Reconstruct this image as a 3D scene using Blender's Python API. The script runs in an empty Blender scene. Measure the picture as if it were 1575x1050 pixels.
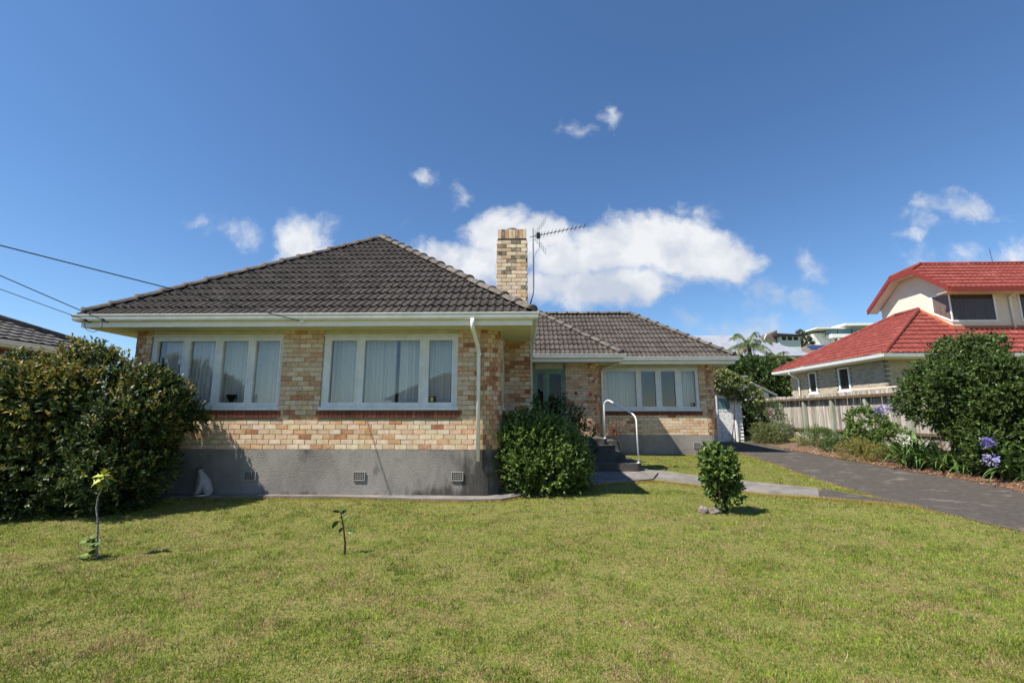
import bpy, bmesh, math, random
import numpy as np
from mathutils import Vector, Matrix
R = math.radians
random.seed(7)
rng = np.random.default_rng(11)
sc = bpy.context.scene
COL = sc.collection

# ------------------------------------------------------------------ camera
cam_d = bpy.data.cameras.new('camera')
cam = bpy.data.objects.new('camera', cam_d)
COL.objects.link(cam)
cam_d.sensor_width = 36.0
cam_d.lens = 16.0
cam_d.clip_start = 0.05
cam_d.clip_end = 3000
cam.location = (0, 0, 1.62)
cam.rotation_euler = (R(90 + 9.2), 0, R(1.45))
sc.camera = cam

# ------------------------------------------------------------------ sun, sky, exposure
SUN_DIR = Vector((-0.64, -0.32, 1.0)).normalized()      # towards the sun
sun_el = math.asin(SUN_DIR.z)
sun_az = math.atan2(SUN_DIR.x, SUN_DIR.y)               # clockwise from +Y
sun_d = bpy.data.lights.new('sun', 'SUN')
sun_d.energy = 4.3
sun_d.angle = R(0.53)
sun_d.color = (1.0, 0.94, 0.85)
sun = bpy.data.objects.new('sun', sun_d)
COL.objects.link(sun)
sun.rotation_euler = (-SUN_DIR).to_track_quat('-Z', 'Y').to_euler()
sun.location = (-20, -10, 30)

sc.view_settings.view_transform = 'Standard'
sc.view_settings.look = 'None'
sc.view_settings.exposure = 1.0
sc.view_settings.gamma = 1.0
sc.view_settings.use_curve_mapping = False

cy = sc.cycles
cy.max_bounces = 6
cy.diffuse_bounces = 3
cy.glossy_bounces = 3
cy.transmission_bounces = 4
cy.transparent_max_bounces = 10
cy.use_adaptive_sampling = True
cy.adaptive_threshold = 0.02

world = bpy.data.worlds.new('World')
sc.world = world
world.use_nodes = True
world.cycles.sampling_method = 'MANUAL'
world.cycles.sample_map_resolution = 512
SKY_STRENGTH = 0.076


def build_world():
    nt = world.node_tree
    nt.nodes.clear()
    N, L = nt.nodes.new, nt.links.new
    out = N('ShaderNodeOutputWorld')
    bg = N('ShaderNodeBackground')
    bg.inputs['Strength'].default_value = SKY_STRENGTH
    L(bg.outputs[0], out.inputs[0])
    sky = N('ShaderNodeTexSky')
    sky.sky_type = 'NISHITA'
    sky.sun_disc = False
    sky.sun_elevation = sun_el
    sky.sun_rotation = sun_az
    sky.altitude = 0
    sky.air_density = 1.0
    sky.dust_density = 0.1
    sky.ozone_density = 6.5
    geo = N('ShaderNodeTexCoord')
    sep = N('ShaderNodeSeparateXYZ')
    L(geo.outputs['Generated'], sep.inputs[0])

    def math_(op, a, b=None, clamp=False):
        n = N('ShaderNodeMath')
        n.operation = op
        n.use_clamp = clamp
        for i, v in enumerate((a, b)):
            if v is None:
                continue
            if isinstance(v, (int, float)):
                n.inputs[i].default_value = v
            else:
                L(v, n.inputs[i])
        return n.outputs[0]
    ay = math_('MAXIMUM', math_('ABSOLUTE', sep.outputs[1]), 0.02)
    u = math_('DIVIDE', sep.outputs[0], ay)
    v = math_('DIVIDE', sep.outputs[2], ay)
    comb = N('ShaderNodeCombineXYZ')
    L(u, comb.inputs[0]); L(v, comb.inputs[1])
    # domain warp
    nz = N('ShaderNodeTexNoise')
    nz.inputs['Scale'].default_value = 9.0
    nz.inputs['Detail'].default_value = 7.0
    nz.inputs['Roughness'].default_value = 0.6
    L(comb.outputs[0], nz.inputs['Vector'])
    wsub = N('ShaderNodeVectorMath'); wsub.operation = 'SUBTRACT'
    L(nz.outputs['Color'], wsub.inputs[0]); wsub.inputs[1].default_value = (.5, .5, .5)
    wmul = N('ShaderNodeVectorMath'); wmul.operation = 'MULTIPLY'
    L(wsub.outputs[0], wmul.inputs[0]); wmul.inputs[1].default_value = (.085, .075, 0)
    wadd = N('ShaderNodeVectorMath'); wadd.operation = 'ADD'
    L(comb.outputs[0], wadd.inputs[0]); L(wmul.outputs[0], wadd.inputs[1])
    fine = N('ShaderNodeTexNoise')
    fine.inputs['Scale'].default_value = 13.0
    fine.inputs['Detail'].default_value = 9.0
    fine.inputs['Roughness'].default_value = 0.62
    L(wadd.outputs[0], fine.inputs['Vector'])
    # cumulus heaps low in the sky: centre (u, v), radii, density
    heaps = [(-.515, .405, .085, .075, 1.0), (-.475, .36, .075, .055, .9), (-.56, .37, .05, .045, .6), (-.70, .435, .075, .03, .38), (-.755, .455, .06, .025, .36), (-.645, .415, .08, .04, .32),
             (-.26, .325, .11, .055, 1.0), (-.19, .34, .10, .07, 1.0), (-.10, .345, .09, .07, .9), (-.05, .415, .10, .065, 1.1), (.03, .405, .10, .06, 1.0), (.10, .36, .12, .06, .95),
             (.20, .38, .13, .07, 1.1), (.275, .405, .11, .07, 1.15), (.35, .375, .12, .075, 1.15), (.42, .35, .11, .07, 1.1), (.48, .33, .07, .05, 1.0), (.17, .29, .17, .055, 1.05),
             (.27, .285, .09, .045, 1.0), (.04, .295, .13, .05, .85), (.56, .262, .10, .04, .5), (.525, .275, .06, .028, .48), (.64, .335, .055, .055, .42),
             (.99, .46, .11, .06, .5), (.92, .435, .09, .045, .42), (.88, .405, .07, .025, .45), (1.05, .35, .26, .05, .33), (.215, .70, .026, .055, .40), (.185, .715, .045, .025, .27), (.125, .675, .06, .03, .27),
             (-.235, .555, .04, .028, .36), (-.155, .54, .035, .03, .32), (-.145, .505, .03, .04, .33), (-.28, .445, .02, .025, .36),
             (.40, .46, .08, .03, .33), (.36, .475, .05, .028, .3), (.60, .19, .4, .06, .36), (1.30, .25, .25, .06, .7), (-1.75, .34, .2, .07, .8),
             (1.75, .42, .2, .08, .8), (-1.8, .5, .2, .1, .9)]
    acc = None
    for (cu, cv, ru, rv, w) in heaps:
        s = N('ShaderNodeVectorMath'); s.operation = 'SUBTRACT'
        L(wadd.outputs[0], s.inputs[0]); s.inputs[1].default_value = (cu, cv, 0)
        m = N('ShaderNodeVectorMath'); m.operation = 'MULTIPLY'
        L(s.outputs[0], m.inputs[0]); m.inputs[1].default_value = (1 / ru, 1 / rv, 0)
        ln = N('ShaderNodeVectorMath'); ln.operation = 'LENGTH'
        L(m.outputs[0], ln.inputs[0])
        val = math_('MULTIPLY', math_('SUBTRACT', 1.25, ln.outputs['Value'], True), w)
        acc = val if acc is None else math_('MAXIMUM', acc, val)
    dens = math_('ADD', acc, math_('MULTIPLY', math_('SUBTRACT', fine.outputs['Fac'], 0.52), 1.35))
    mr = N('ShaderNodeMapRange')
    mr.interpolation_type = 'SMOOTHSTEP'
    L(dens, mr.inputs[0])
    mr.inputs[1].default_value = 0.10
    mr.inputs[2].default_value = 0.78
    has = math_('GREATER_THAN', acc, 0.002)
    above = math_('GREATER_THAN', sep.outputs[2], 0.0)
    alpha = math_('MULTIPLY', math_('MULTIPLY', mr.outputs[0], has), above)
    alpha = math_('MULTIPLY', alpha, 0.97)
    # cloud body: white heads, greyer where thick
    ramp = N('ShaderNodeValToRGB')
    big = N('ShaderNodeTexNoise')
    big.inputs['Scale'].default_value = 9.0
    big.inputs['Detail'].default_value = 7.0
    off = N('ShaderNodeVectorMath'); off.operation = 'ADD'
    L(wadd.outputs[0], off.inputs[0]); off.inputs[1].default_value = (3.1, .04, 0)
    L(off.outputs[0], big.inputs['Vector'])
    bse = N('ShaderNodeMapRange'); L(v, bse.inputs[0]); bse.inputs[1].default_value = .25; bse.inputs[2].default_value = .40; bse.inputs[3].default_value = -.13; bse.inputs[4].default_value = .08
    L(math_('ADD', big.outputs['Fac'], bse.outputs[0]), ramp.inputs[0])
    ramp.color_ramp.elements[0].position = .36
    ramp.color_ramp.elements[0].color = (3.8, 4.2, 4.9, 1)
    ramp.color_ramp.elements[1].position = .62
    ramp.color_ramp.elements[1].color = (5.9, 6.0, 6.15, 1)
    hs = N('ShaderNodeHueSaturation'); hs.inputs['Saturation'].default_value = 1.07
    L(sky.outputs[0], hs.inputs['Color'])
    mix = N('ShaderNodeMix'); mix.data_type = 'RGBA'
    L(alpha, mix.inputs[0]); L(hs.outputs[0], mix.inputs[6]); L(ramp.outputs[0], mix.inputs[7])
    L(mix.outputs[2], bg.inputs['Color'])
    # the upper sky and the ground half hold no cloud: a plain sky background there saves render time
    bg2 = N('ShaderNodeBackground')
    bg2.inputs['Strength'].default_value = SKY_STRENGTH
    L(hs.outputs[0], bg2.inputs['Color'])
    band = math_('MULTIPLY', math_('LESS_THAN', v, 0.85), math_('GREATER_THAN', v, 0.02))
    ms = N('ShaderNodeMixShader')
    L(band, ms.inputs[0]); L(bg2.outputs[0], ms.inputs[1]); L(bg.outputs[0], ms.inputs[2])
    L(ms.outputs[0], out.inputs[0])


build_world()

# ------------------------------------------------------------------ helpers
MATS = {}


def mat(name, col, rough=.75, col2=None, scale=6.0, var=.0, bump=0.0, bscale=60.0, spec=.3, contrast=(.35, .65),
        stretch=(1, 1, 1), col3=None, scale3=1.2, con3=(.5, .7), metallic=0.0, hue=0.0, detail=6):
    m = bpy.data.materials.new(name)
    m.use_nodes = True
    nt = m.node_tree
    N, L = nt.nodes.new, nt.links.new
    b = nt.nodes['Principled BSDF']
    b.inputs['Roughness'].default_value = rough
    b.inputs['Specular IOR Level'].default_value = spec
    b.inputs['Metallic'].default_value = metallic
    geo = N('ShaderNodeNewGeometry')
    mp = N('ShaderNodeVectorMath'); mp.operation = 'MULTIPLY'
    L(geo.outputs['Position'], mp.inputs[0]); mp.inputs[1].default_value = stretch
    c = N('ShaderNodeRGB'); c.outputs[0].default_value = (*col, 1)
    cur = c.outputs[0]

    def layer(cur, c2, s, con, dt):
        nz = N('ShaderNodeTexNoise')
        nz.inputs['Scale'].default_value = s
        nz.inputs['Detail'].default_value = dt
        nz.inputs['Roughness'].default_value = .62
        L(mp.outputs[0], nz.inputs['Vector'])
        mr = N('ShaderNodeMapRange')
        mr.interpolation_type = 'SMOOTHSTEP'
        L(nz.outputs['Fac'], mr.inputs[0])
        mr.inputs[1].default_value, mr.inputs[2].default_value = con
        mx = N('ShaderNodeMix'); mx.data_type = 'RGBA'
        L(mr.outputs[0], mx.inputs[0]); L(cur, mx.inputs[6]); mx.inputs[7].default_value = (*c2, 1)
        return mx.outputs[2]
    if col2:
        cur = layer(cur, col2, scale, contrast, detail)
    if col3:
        cur = layer(cur, col3, scale3, con3, 5)
    if var > 0:
        oi = N('ShaderNodeObjectInfo')
        ad = N('ShaderNodeMath'); ad.operation = 'ADD'
        L(oi.outputs['Random'], ad.inputs[0]); L(geo.outputs['Random Per Island'], ad.inputs[1])
        fr = N('ShaderNodeMath'); fr.operation = 'FRACT'
        L(ad.outputs[0], fr.inputs[0])
        v = N('ShaderNodeMapRange'); L(fr.outputs[0], v.inputs[0])
        v.inputs[3].default_value = 1 - var; v.inputs[4].default_value = 1 + var
        m2 = N('ShaderNodeMath'); m2.operation = 'MULTIPLY'; L(fr.outputs[0], m2.inputs[0]); m2.inputs[1].default_value = 7.31
        f2 = N('ShaderNodeMath'); f2.operation = 'FRACT'; L(m2.outputs[0], f2.inputs[0])
        h = N('ShaderNodeMapRange'); L(f2.outputs[0], h.inputs[0])
        h.inputs[3].default_value = .5 - hue; h.inputs[4].default_value = .5 + hue
        hs = N('ShaderNodeHueSaturation')
        L(cur, hs.inputs['Color']); L(v.outputs[0], hs.inputs['Value']); L(h.outputs[0], hs.inputs['Hue'])
        cur = hs.outputs[0]
    L(cur, b.inputs['Base Color'])
    if bump > 0:
        nz = N('ShaderNodeTexNoise')
        nz.inputs['Scale'].default_value = bscale
        nz.inputs['Detail'].default_value = 4
        L(mp.outputs[0], nz.inputs['Vector'])
        bp = N('ShaderNodeBump')
        bp.inputs['Strength'].default_value = bump
        bp.inputs['Distance'].default_value = .02
        L(nz.outputs['Fac'], bp.inputs['Height'])
        L(bp.outputs[0], b.inputs['Normal'])
    MATS[name] = m
    return m


def leaf_mat(name, rough=.4, trans=.25, spec=.5):
    m = bpy.data.materials.new(name)
    m.use_nodes = True
    nt = m.node_tree
    N, L = nt.nodes.new, nt.links.new
    b = nt.nodes['Principled BSDF']
    b.inputs['Roughness'].default_value = rough
    b.inputs['Specular IOR Level'].default_value = spec
    at = N('ShaderNodeAttribute'); at.attribute_name = 'col'
    L(at.outputs['Color'], b.inputs['Base Color'])
    tr = N('ShaderNodeBsdfTranslucent')
    hs = N('ShaderNodeHueSaturation'); hs.inputs['Value'].default_value = 1.5; hs.inputs['Hue'].default_value = .485
    L(at.outputs['Color'], hs.inputs['Color']); L(hs.outputs[0], tr.inputs[0])
    mx = N('ShaderNodeMixShader'); mx.inputs[0].default_value = trans
    L(b.outputs[0], mx.inputs[1]); L(tr.outputs[0], mx.inputs[2])
    L(mx.outputs[0], nt.nodes['Material Output'].inputs[0])
    MATS[name] = m
    return m


def glass_mat(name, tint=(.9, .95, .95), f0=.06):
    m = bpy.data.materials.new(name)
    m.use_nodes = True
    nt = m.node_tree
    nt.nodes.clear()
    N, L = nt.nodes.new, nt.links.new
    o = N('ShaderNodeOutputMaterial')
    t = N('ShaderNodeBsdfTransparent'); t.inputs[0].default_value = (*tint, 1)
    g = N('ShaderNodeBsdfGlossy'); g.inputs['Roughness'].default_value = .01
    lw = N('ShaderNodeLayerWeight'); lw.inputs['Blend'].default_value = .5
    p = N('ShaderNodeMath'); p.operation = 'POWER'; L(lw.outputs['Facing'], p.inputs[0]); p.inputs[1].default_value = 5
    ma = N('ShaderNodeMath'); ma.operation = 'MULTIPLY_ADD'; L(p.outputs[0], ma.inputs[0]); ma.inputs[1].default_value = 1 - f0; ma.inputs[2].default_value = f0
    mx = N('ShaderNodeMixShader')
    L(ma.outputs[0], mx.inputs[0]); L(t.outputs[0], mx.inputs[1]); L(g.outputs[0], mx.inputs[2])
    L(mx.outputs[0], o.inputs[0])
    MATS[name] = m
    return m


# ---- object helpers. A thing is an Empty at its base; its parts carry world coordinates shifted by -base.
def tag(o, label=None, cat=None, group=None, kind=None):
    if label: o['label'] = label
    if cat: o['category'] = cat
    if group: o['group'] = group
    if kind: o['kind'] = kind
    return o


def thing(name, label, cat, base=(0, 0, 0), group=None):
    o = bpy.data.objects.new(name, None)
    o.empty_display_size = .2
    o.location = base
    COL.objects.link(o)
    return tag(o, label, cat, group)


def link(name, me, parent=None, m=None, matrix=None, kind=None, label=None):
    o = bpy.data.objects.new(name, me)
    COL.objects.link(o)
    if m is not None and len(me.materials) == 0:
        for k in (m if isinstance(m, (list, tuple)) else [m]):
            me.materials.append(k)
    shift = Vector((0, 0, 0))
    if parent is not None:
        o.parent = parent
        if parent.type == 'EMPTY' and parent.parent is None:
            shift = -Vector(parent.location)
    mm = matrix if matrix is not None else Matrix.Identity(4)
    o.matrix_basis = Matrix.Translation(shift) @ mm
    if kind: o['kind'] = kind
    if label: o['label'] = label
    return o


class MB:
    def __init__(s):
        s.v, s.f, s.m = [], [], []

    def add(s, vs, fs, mi=0):
        n = len(s.v)
        s.v += [tuple(v) for v in vs]
        s.f += [tuple(i + n for i in f) for f in fs]
        s.m += [mi] * len(fs)

    def box(s, a, b, mi=0, rz=0, c=None):
        x0, y0, z0 = a; x1, y1, z1 = b
        vs = [(x0, y0, z0), (x1, y0, z0), (x1, y1, z0), (x0, y1, z0), (x0, y0, z1), (x1, y0, z1), (x1, y1, z1), (x0, y1, z1)]
        if rz:
            cx, cy = c or ((x0 + x1) / 2, (y0 + y1) / 2)
            ca, sa = math.cos(rz), math.sin(rz)
            vs = [(cx + (x - cx) * ca - (y - cy) * sa, cy + (x - cx) * sa + (y - cy) * ca, z) for x, y, z in vs]
        s.add(vs, [(0, 3, 2, 1), (4, 5, 6, 7), (0, 1, 5, 4), (1, 2, 6, 5), (2, 3, 7, 6), (3, 0, 4, 7)], mi)

    def tube(s, pts, r, n=8, mi=0, cap=True):
        pts = [Vector(p) for p in pts]
        rs = r if isinstance(r, (list, tuple)) else [r] * len(pts)
        rings = []
        ref = Vector((.31, .17, .93)).normalized()
        for i, p in enumerate(pts):
            t = (pts[min(i + 1, len(pts) - 1)] - pts[max(i - 1, 0)]).normalized()
            a = t.cross(ref)
            if a.length < .05: a = t.cross(Vector((1, 0, 0)))
            a.normalize(); b = t.cross(a)
            rings.append([p + (a * math.cos(2 * math.pi * k / n) + b * math.sin(2 * math.pi * k / n)) * rs[i] for k in range(n)])
        vs = [v for rg in rings for v in rg]
        fs = []
        for i in range(len(rings) - 1):
            for k in range(n):
                fs.append((i * n + k, i * n + (k + 1) % n, (i + 1) * n + (k + 1) % n, (i + 1) * n + k))
        if cap:
            fs.append(tuple(range(n))[::-1]); fs.append(tuple((len(rings) - 1) * n + k for k in range(n)))
        s.add(vs, fs, mi)

    def prism(s, poly, z0, z1, mi=0):
        n = len(poly)
        zs0 = z0 if isinstance(z0, (list, tuple)) else [z0] * n
        zs1 = z1 if isinstance(z1, (list, tuple)) else [z1] * n
        vs = [(p[0], p[1], zs0[i]) for i, p in enumerate(poly)] + [(p[0], p[1], zs1[i]) for i, p in enumerate(poly)]
        fs = [tuple(range(n))[::-1], tuple(range(n, 2 * n))] + [(i, (i + 1) % n, n + (i + 1) % n, n + i) for i in range(n)]
        s.add(vs, fs, mi)

    def mesh(s, name, mats=None, smooth=False):
        me = bpy.data.meshes.new(name)
        me.from_pydata(s.v, [], s.f)
        for k in (mats if isinstance(mats, (list, tuple)) else [mats] if mats else []):
            me.materials.append(k)
        if any(s.m): me.polygons.foreach_set('material_index', s.m)
        if smooth: me.polygons.foreach_set('use_smooth', [True] * len(s.f))
        me.update()
        return me

    def build(s, name, mats, parent=None, smooth=False, kind=None, label=None):
        return link(name, s.mesh(name, mats, smooth), parent, None, None, kind, label)


def fast_mesh(name, v, tri, cols=None, m=None):
    me = bpy.data.meshes.new(name)
    v = np.ascontiguousarray(v, np.float32); tri = np.ascontiguousarray(tri, np.int32)
    me.vertices.add(len(v)); me.vertices.foreach_set('co', v.ravel())
    nt = len(tri)
    me.loops.add(nt * 3); me.loops.foreach_set('vertex_index', tri.ravel())
    me.polygons.add(nt)
    me.polygons.foreach_set('loop_start', np.arange(0, nt * 3, 3, dtype=np.int32))
    if cols is not None:
        a = me.attributes.new('col', 'FLOAT_COLOR', 'POINT')
        c = np.ones((len(v), 4), np.float32); c[:, :3] = cols
        a.data.foreach_set('color', c.ravel())
    if m: me.materials.append(m)
    me.update()
    return me


def nrm(a):
    return a / np.maximum(np.linalg.norm(a, axis=-1, keepdims=True), 1e-6)


def leaves(name, P, D, up, Ln, W, col, m, fold=.25, droop=.2):
    n = len(P)
    D = nrm(D)
    S = np.cross(D, up); S = nrm(S)
    Nn = np.cross(S, D)
    Ln = np.asarray(Ln).reshape(-1, 1) * np.ones((n, 1)); W = np.asarray(W).reshape(-1, 1) * np.ones((n, 1))
    mid = P + D * Ln * .5
    v = np.stack([P, mid - S * W + Nn * W * fold, P + D * Ln - Nn * Ln * droop, mid + S * W + Nn * W * fold, mid], 1).reshape(-1, 3)
    b = (np.arange(n) * 5)[:, None, None]
    tri = (b + np.array([[0, 4, 1], [4, 2, 1], [0, 3, 4], [4, 3, 2]])[None]).reshape(-1, 3)
    return fast_mesh(name, v, tri, np.repeat(col, 5, 0), m)


_pw = [(rng.normal(size=3) * 2.2, rng.uniform(0, 6.28)) for _ in range(6)]


def lump(d, k=1.0):
    return sum(np.sin(d @ (w * k) + p) for w, p in _pw) / 6


def pick(cols, n, w=None):
    cols = np.array(cols, float)
    c = cols[rng.choice(len(cols), n, p=None if w is None else np.array(w) / np.sum(w))]
    return c * rng.uniform(.75, 1.25, (n, 1))


def sample_ells(ells, n, lo=.72, hi=1.04, rough=.14, zmin=None, gaps=None):
    ells = np.array(ells, float)
    area = (ells[:, 3] * ells[:, 4] + ells[:, 4] * ells[:, 5] + ells[:, 3] * ells[:, 5])
    P, O = [], []
    got = 0
    while got < n:
        k = n * 2
        i = rng.choice(len(ells), k, p=area / area.sum())
        d = nrm(rng.normal(size=(k, 3)))
        r = rng.uniform(lo ** 3, hi ** 3, k) ** (1 / 3)
        r = r * (1 + rough * (lump(d * 2 + i[:, None]) + .6 * lump(d * 5 + i[:, None] * 3)))
        p = ells[i, :3] + d * ells[i, 3:6] * r[:, None]
        keep = np.ones(k, bool)
        for j in range(len(ells)):
            q = np.linalg.norm((p - ells[j, :3]) / ells[j, 3:6], axis=1)
            keep &= ~((q < lo * .93) & (i != j))
        if zmin is not None: keep &= p[:, 2] > zmin
        if gaps:
            outer = r > .5 * (lo + hi)
            keep &= (rng.uniform(size=k) < np.clip(.5 + gaps[0] * lump(p * gaps[1]) + gaps[0] * .7 * lump(p * gaps[1] * 2.3 + 4), .06, 1)) | ~outer
        p, o = p[keep], nrm(d[keep] / ells[i[keep], 3:6])
        P.append(p); O.append(o); got += len(p)
    return np.concatenate(P)[:n], np.concatenate(O)[:n]


def lobes(ells, n, r, seed):
    """extra small lobes sitting on the surface of the main masses"""
    rd = np.random.default_rng(seed)
    out = list(ells)
    for _ in range(n):
        e = ells[rd.integers(len(ells))]
        d = rd.normal(size=3); d[2] = abs(d[2]) * .8 + .1 if rd.uniform() < .7 else d[2]
        d /= np.linalg.norm(d)
        q = rd.uniform(.6, 1.3) * r
        out.append((e[0] + d[0] * e[3] * .92, e[1] + d[1] * e[4] * .92, e[2] + d[2] * e[5] * .92, q, q, q * .8))
    return out


def sprigs(P, O, k, Ln, spread=.9, up=.35, step=.02):
    """k leaves round each outward sprig"""
    n = len(P)
    ax = nrm(O + np.array([0, 0, up]) + rng.normal(size=(n, 3)) * .45)
    a = nrm(np.cross(ax, rng.normal(size=(n, 3))))
    b = np.cross(ax, a)
    PP, DD, UU = [], [], []
    for j in range(k):
        ang = j * 2.4 + rng.uniform(-.4, .4, n)
        s = (a * np.cos(ang)[:, None] + b * np.sin(ang)[:, None])
        t = rng.uniform(.3, 1.0, n)[:, None] * spread
        d = nrm(ax * (1.1 - .3 * t) + s * t)
        PP.append(P + ax * (j * step)); DD.append(d); UU.append(ax)
    return np.concatenate(PP), np.concatenate(DD), np.concatenate(UU)


def gz(x, y):
    x = np.asarray(x, float); y = np.asarray(y, float)
    b = np.interp(y, [-60, 4.5, 8.5, 15, 22], [0, 0, .1, .36, .62])
    f = np.interp(y, [22, 45, 60, 130, 220, 700], [0, 3.9, 6.4, 19, 22, 22])
    s = np.clip((x + 10) / 30, 0, 1); s = s * s * (3 - 2 * s)
    k = np.clip((x - 11.3) / .9, 0, 1) * np.clip((y - 2) / 6, 0, 1)
    bed = np.clip((x - 9.55) / .5, 0, 1) * np.clip((y - 6) / 3, 0, 1)
    und = .012 * np.sin(x * 1.3 + y * .7) + .012 * np.sin(x * .5 - y * 1.1 + 1) + .006 * np.sin(x * 3.1 + 2) * np.sin(y * 2.7)
    return b + f * s + .3 * k + .07 * bed + und * np.clip((y + 1) / 3, 0, 1)


def gz1(x, y):
    return float(gz(x, y))


# ------------------------------------------------------------------ materials
mat('brick_cream', (.70, .58, .43), .85, (.61, .455, .30), 11, var=.10, bump=.25, bscale=90, hue=.012)
mat('brick_buff', (.65, .50, .34), .85, (.56, .375, .225), 11, var=.12, bump=.25, bscale=90, hue=.015)
mat('brick_orange', (.60, .40, .235), .85, (.49, .265, .13), 11, var=.14, bump=.25, bscale=90, hue=.012)
mat('brick_red', (.44, .22, .115), .85, (.31, .13, .065), 11, var=.2, bump=.25, bscale=90, hue=.012)
mat('brick_sooty', (.34, .28, .19), .9, (.12, .10, .075), 9, var=.2, bump=.25, bscale=90)
BR = [MATS[k] for k in ('brick_cream', 'brick_buff', 'brick_orange', 'brick_red', 'brick_sooty')]
mat('mortar', (.33, .27, .19), .95, (.25, .2, .145), 14, bump=.2)
mat('sooty_mortar', (.12, .105, .085), .95, (.07, .06, .05), 10)
mat('sill_brick', (.20, .062, .032), .75, (.13, .045, .028), 18, var=.3, hue=.01)
mat('roughcast', (.31, .287, .257), .95, (.215, .198, .177), 1.6, bump=1.0, bscale=75, col3=(.05, .046, .042), scale3=1.3, con3=(.55, .74), stretch=(1, 1, .55))
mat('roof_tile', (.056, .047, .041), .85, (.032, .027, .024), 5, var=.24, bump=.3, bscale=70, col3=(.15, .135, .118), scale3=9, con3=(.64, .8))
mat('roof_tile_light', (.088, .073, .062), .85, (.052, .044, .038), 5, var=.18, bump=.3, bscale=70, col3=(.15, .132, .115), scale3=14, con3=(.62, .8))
mat('ridge_cap', (.135, .117, .10), .9, (.075, .066, .058), 7, var=.2, bump=.4, bscale=50, col3=(.36, .28, .15), scale3=9, con3=(.66, .78))
mat('deck', (.03, .027, .025), .95)
mat('vent_grey', (.36, .34, .31), .8)
mat('rail_paint', (.9, .9, .9), .35)
mat('white_paint', (.82, .82, .81), .45, (.76, .76, .75), 4, spec=.4)
mat('gutter_paint', (.74, .74, .70), .5, (.63, .63, .58), 3, spec=.4)
mat('window_paint', (.72, .74, .74), .5, (.62, .64, .64), 5)
mat('soffit_paint', (.62, .62, .47), .7, (.54, .54, .40), 3)
mat('header_paint', (.60, .58, .43), .7, (.50, .49, .36), 4)
mat('green_paint', (.20, .30, .22), .6, (.15, .23, .17), 5)
mat('concrete', (.215, .197, .176), .92, (.14, .128, .115), 3, bump=.35, bscale=60, col3=(.10, .093, .08), scale3=2.1, con3=(.56, .74))
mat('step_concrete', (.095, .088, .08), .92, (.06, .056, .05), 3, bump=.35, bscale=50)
mat('asphalt', (.09, .078, .066), .95, (.056, .049, .041), 14.0, bump=.7, bscale=80, col3=(.20, .18, .152), scale3=2.8, con3=(.54, .78), stretch=(.8, 1.2, 1), detail=10)
mat('ground_soil', (.15, .165, .03), .95, (.25, .20, .075), 55.0, bump=.9, bscale=70, col3=(.075, .10, .018), scale3=26.0, con3=(.48, .66), contrast=(.42, .62), detail=8)
mat('bed_soil', (.17, .11, .065), .95, (.09, .06, .04), 8, bump=.6, bscale=40)
mat('curtain', (.80, .80, .79), .9)
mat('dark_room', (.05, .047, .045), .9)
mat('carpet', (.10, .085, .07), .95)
mat('black', (.012, .012, .013), .5)
mat('metal', (.5, .5, .5), .35, metallic=.9)
mat('dark_metal', (.10, .10, .10), .5, metallic=.6)
mat('wire', (.05, .05, .055), .5)
mat('fence_wood', (.42, .385, .34), .9, (.25, .225, .19), 9, var=.42, bump=.3, bscale=40, stretch=(1, 1, .12), hue=.02, col3=(.33, .2, .075), scale3=5, con3=(.62, .75))
mat('fence_post', (.33, .36, .29), .9, (.24, .26, .20), 5, stretch=(1, 1, .2))
mat('fence_rail', (.15, .105, .06), .9, (.09, .062, .04), 6)
mat('peeling_paint', (.80, .80, .77), .8, (.44, .40, .35), 26, contrast=(.52, .62), stretch=(1, 1, .3))
mat('weatherboard', (.78, .79, .78), .6, (.68, .69, .68), 4)
mat('red_tile', (.225, .052, .042), .85, (.15, .034, .028), 5, bump=.3, bscale=120, spec=.2, col3=(.30, .10, .08), scale3=2.2, con3=(.5, .8))
mat('red_trim', (.20, .032, .022), .55)
mat('flashing', (.42, .15, .075), .6)
mat('cream_wall', (.70, .62, .52), .85, (.66, .58, .48), 3)
mat('pale_brick', (.46, .40, .30), .9, (.40, .34, .25), 12, var=.14)
mat('pale_mortar', (.19, .175, .15), .9)
mat('brown_blind', (.42, .32, .26), .8, (.15, .11, .095), 16, stretch=(6, 6, .05))
mat('grey_roof', (.30, .32, .36), .5, (.25, .265, .30), .6)
mat('left_tile', (.13, .122, .115), .9, (.06, .056, .052), 6, var=.25, bump=.3)
mat('left_brick', (.16, .05, .03), .9, (.11, .035, .025), 9, var=.2)
mat('brown_roof', (.17, .135, .12), .9, (.13, .105, .09), 2)
mat('solar', (.02, .04, .12), .15, spec=.6)
mat('blue_wall', (.50, .58, .57), .7)
mat('bark', (.16, .13, .10), .95, (.09, .075, .06), 18, bump=.6, bscale=40)
mat('grey_bark', (.30, .28, .27), .95, (.09, .08, .08), 60, contrast=(.45, .55))
mat('dark_bark', (.055, .042, .03), .95, (.03, .024, .018), 30)
mat('rock', (.27, .22, .185), .95, (.10, .085, .08), 22, bump=.8, bscale=40)
mat('cat_fur', (.47, .43, .40), .95, (.38, .34, .31), 14, bump=.3, bscale=160)
mat('cat_points', (.24, .16, .10), .95)
mat('hill_green', (.07, .085, .03), .95, (.11, .11, .05), .12)
mat('pole_wood', (.16, .13, .1), .9)
mat('sticker_yellow', (.6, .5, .08), .6)
leaf_mat('leaf', .5, .24, .35)
leaf_mat('leaf_soft', .5, .3, .35)
leaf_mat('grass_blade', .6, .25, .25)
leaf_mat('petal', .7, .3, .1)
glass_mat('glass', (.90, .91, .90), .075)
glass_mat('door_glass', (.5, .5, .5), .03)
glass_mat('tinted_glass', (.72, .70, .68), .03)
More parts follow.
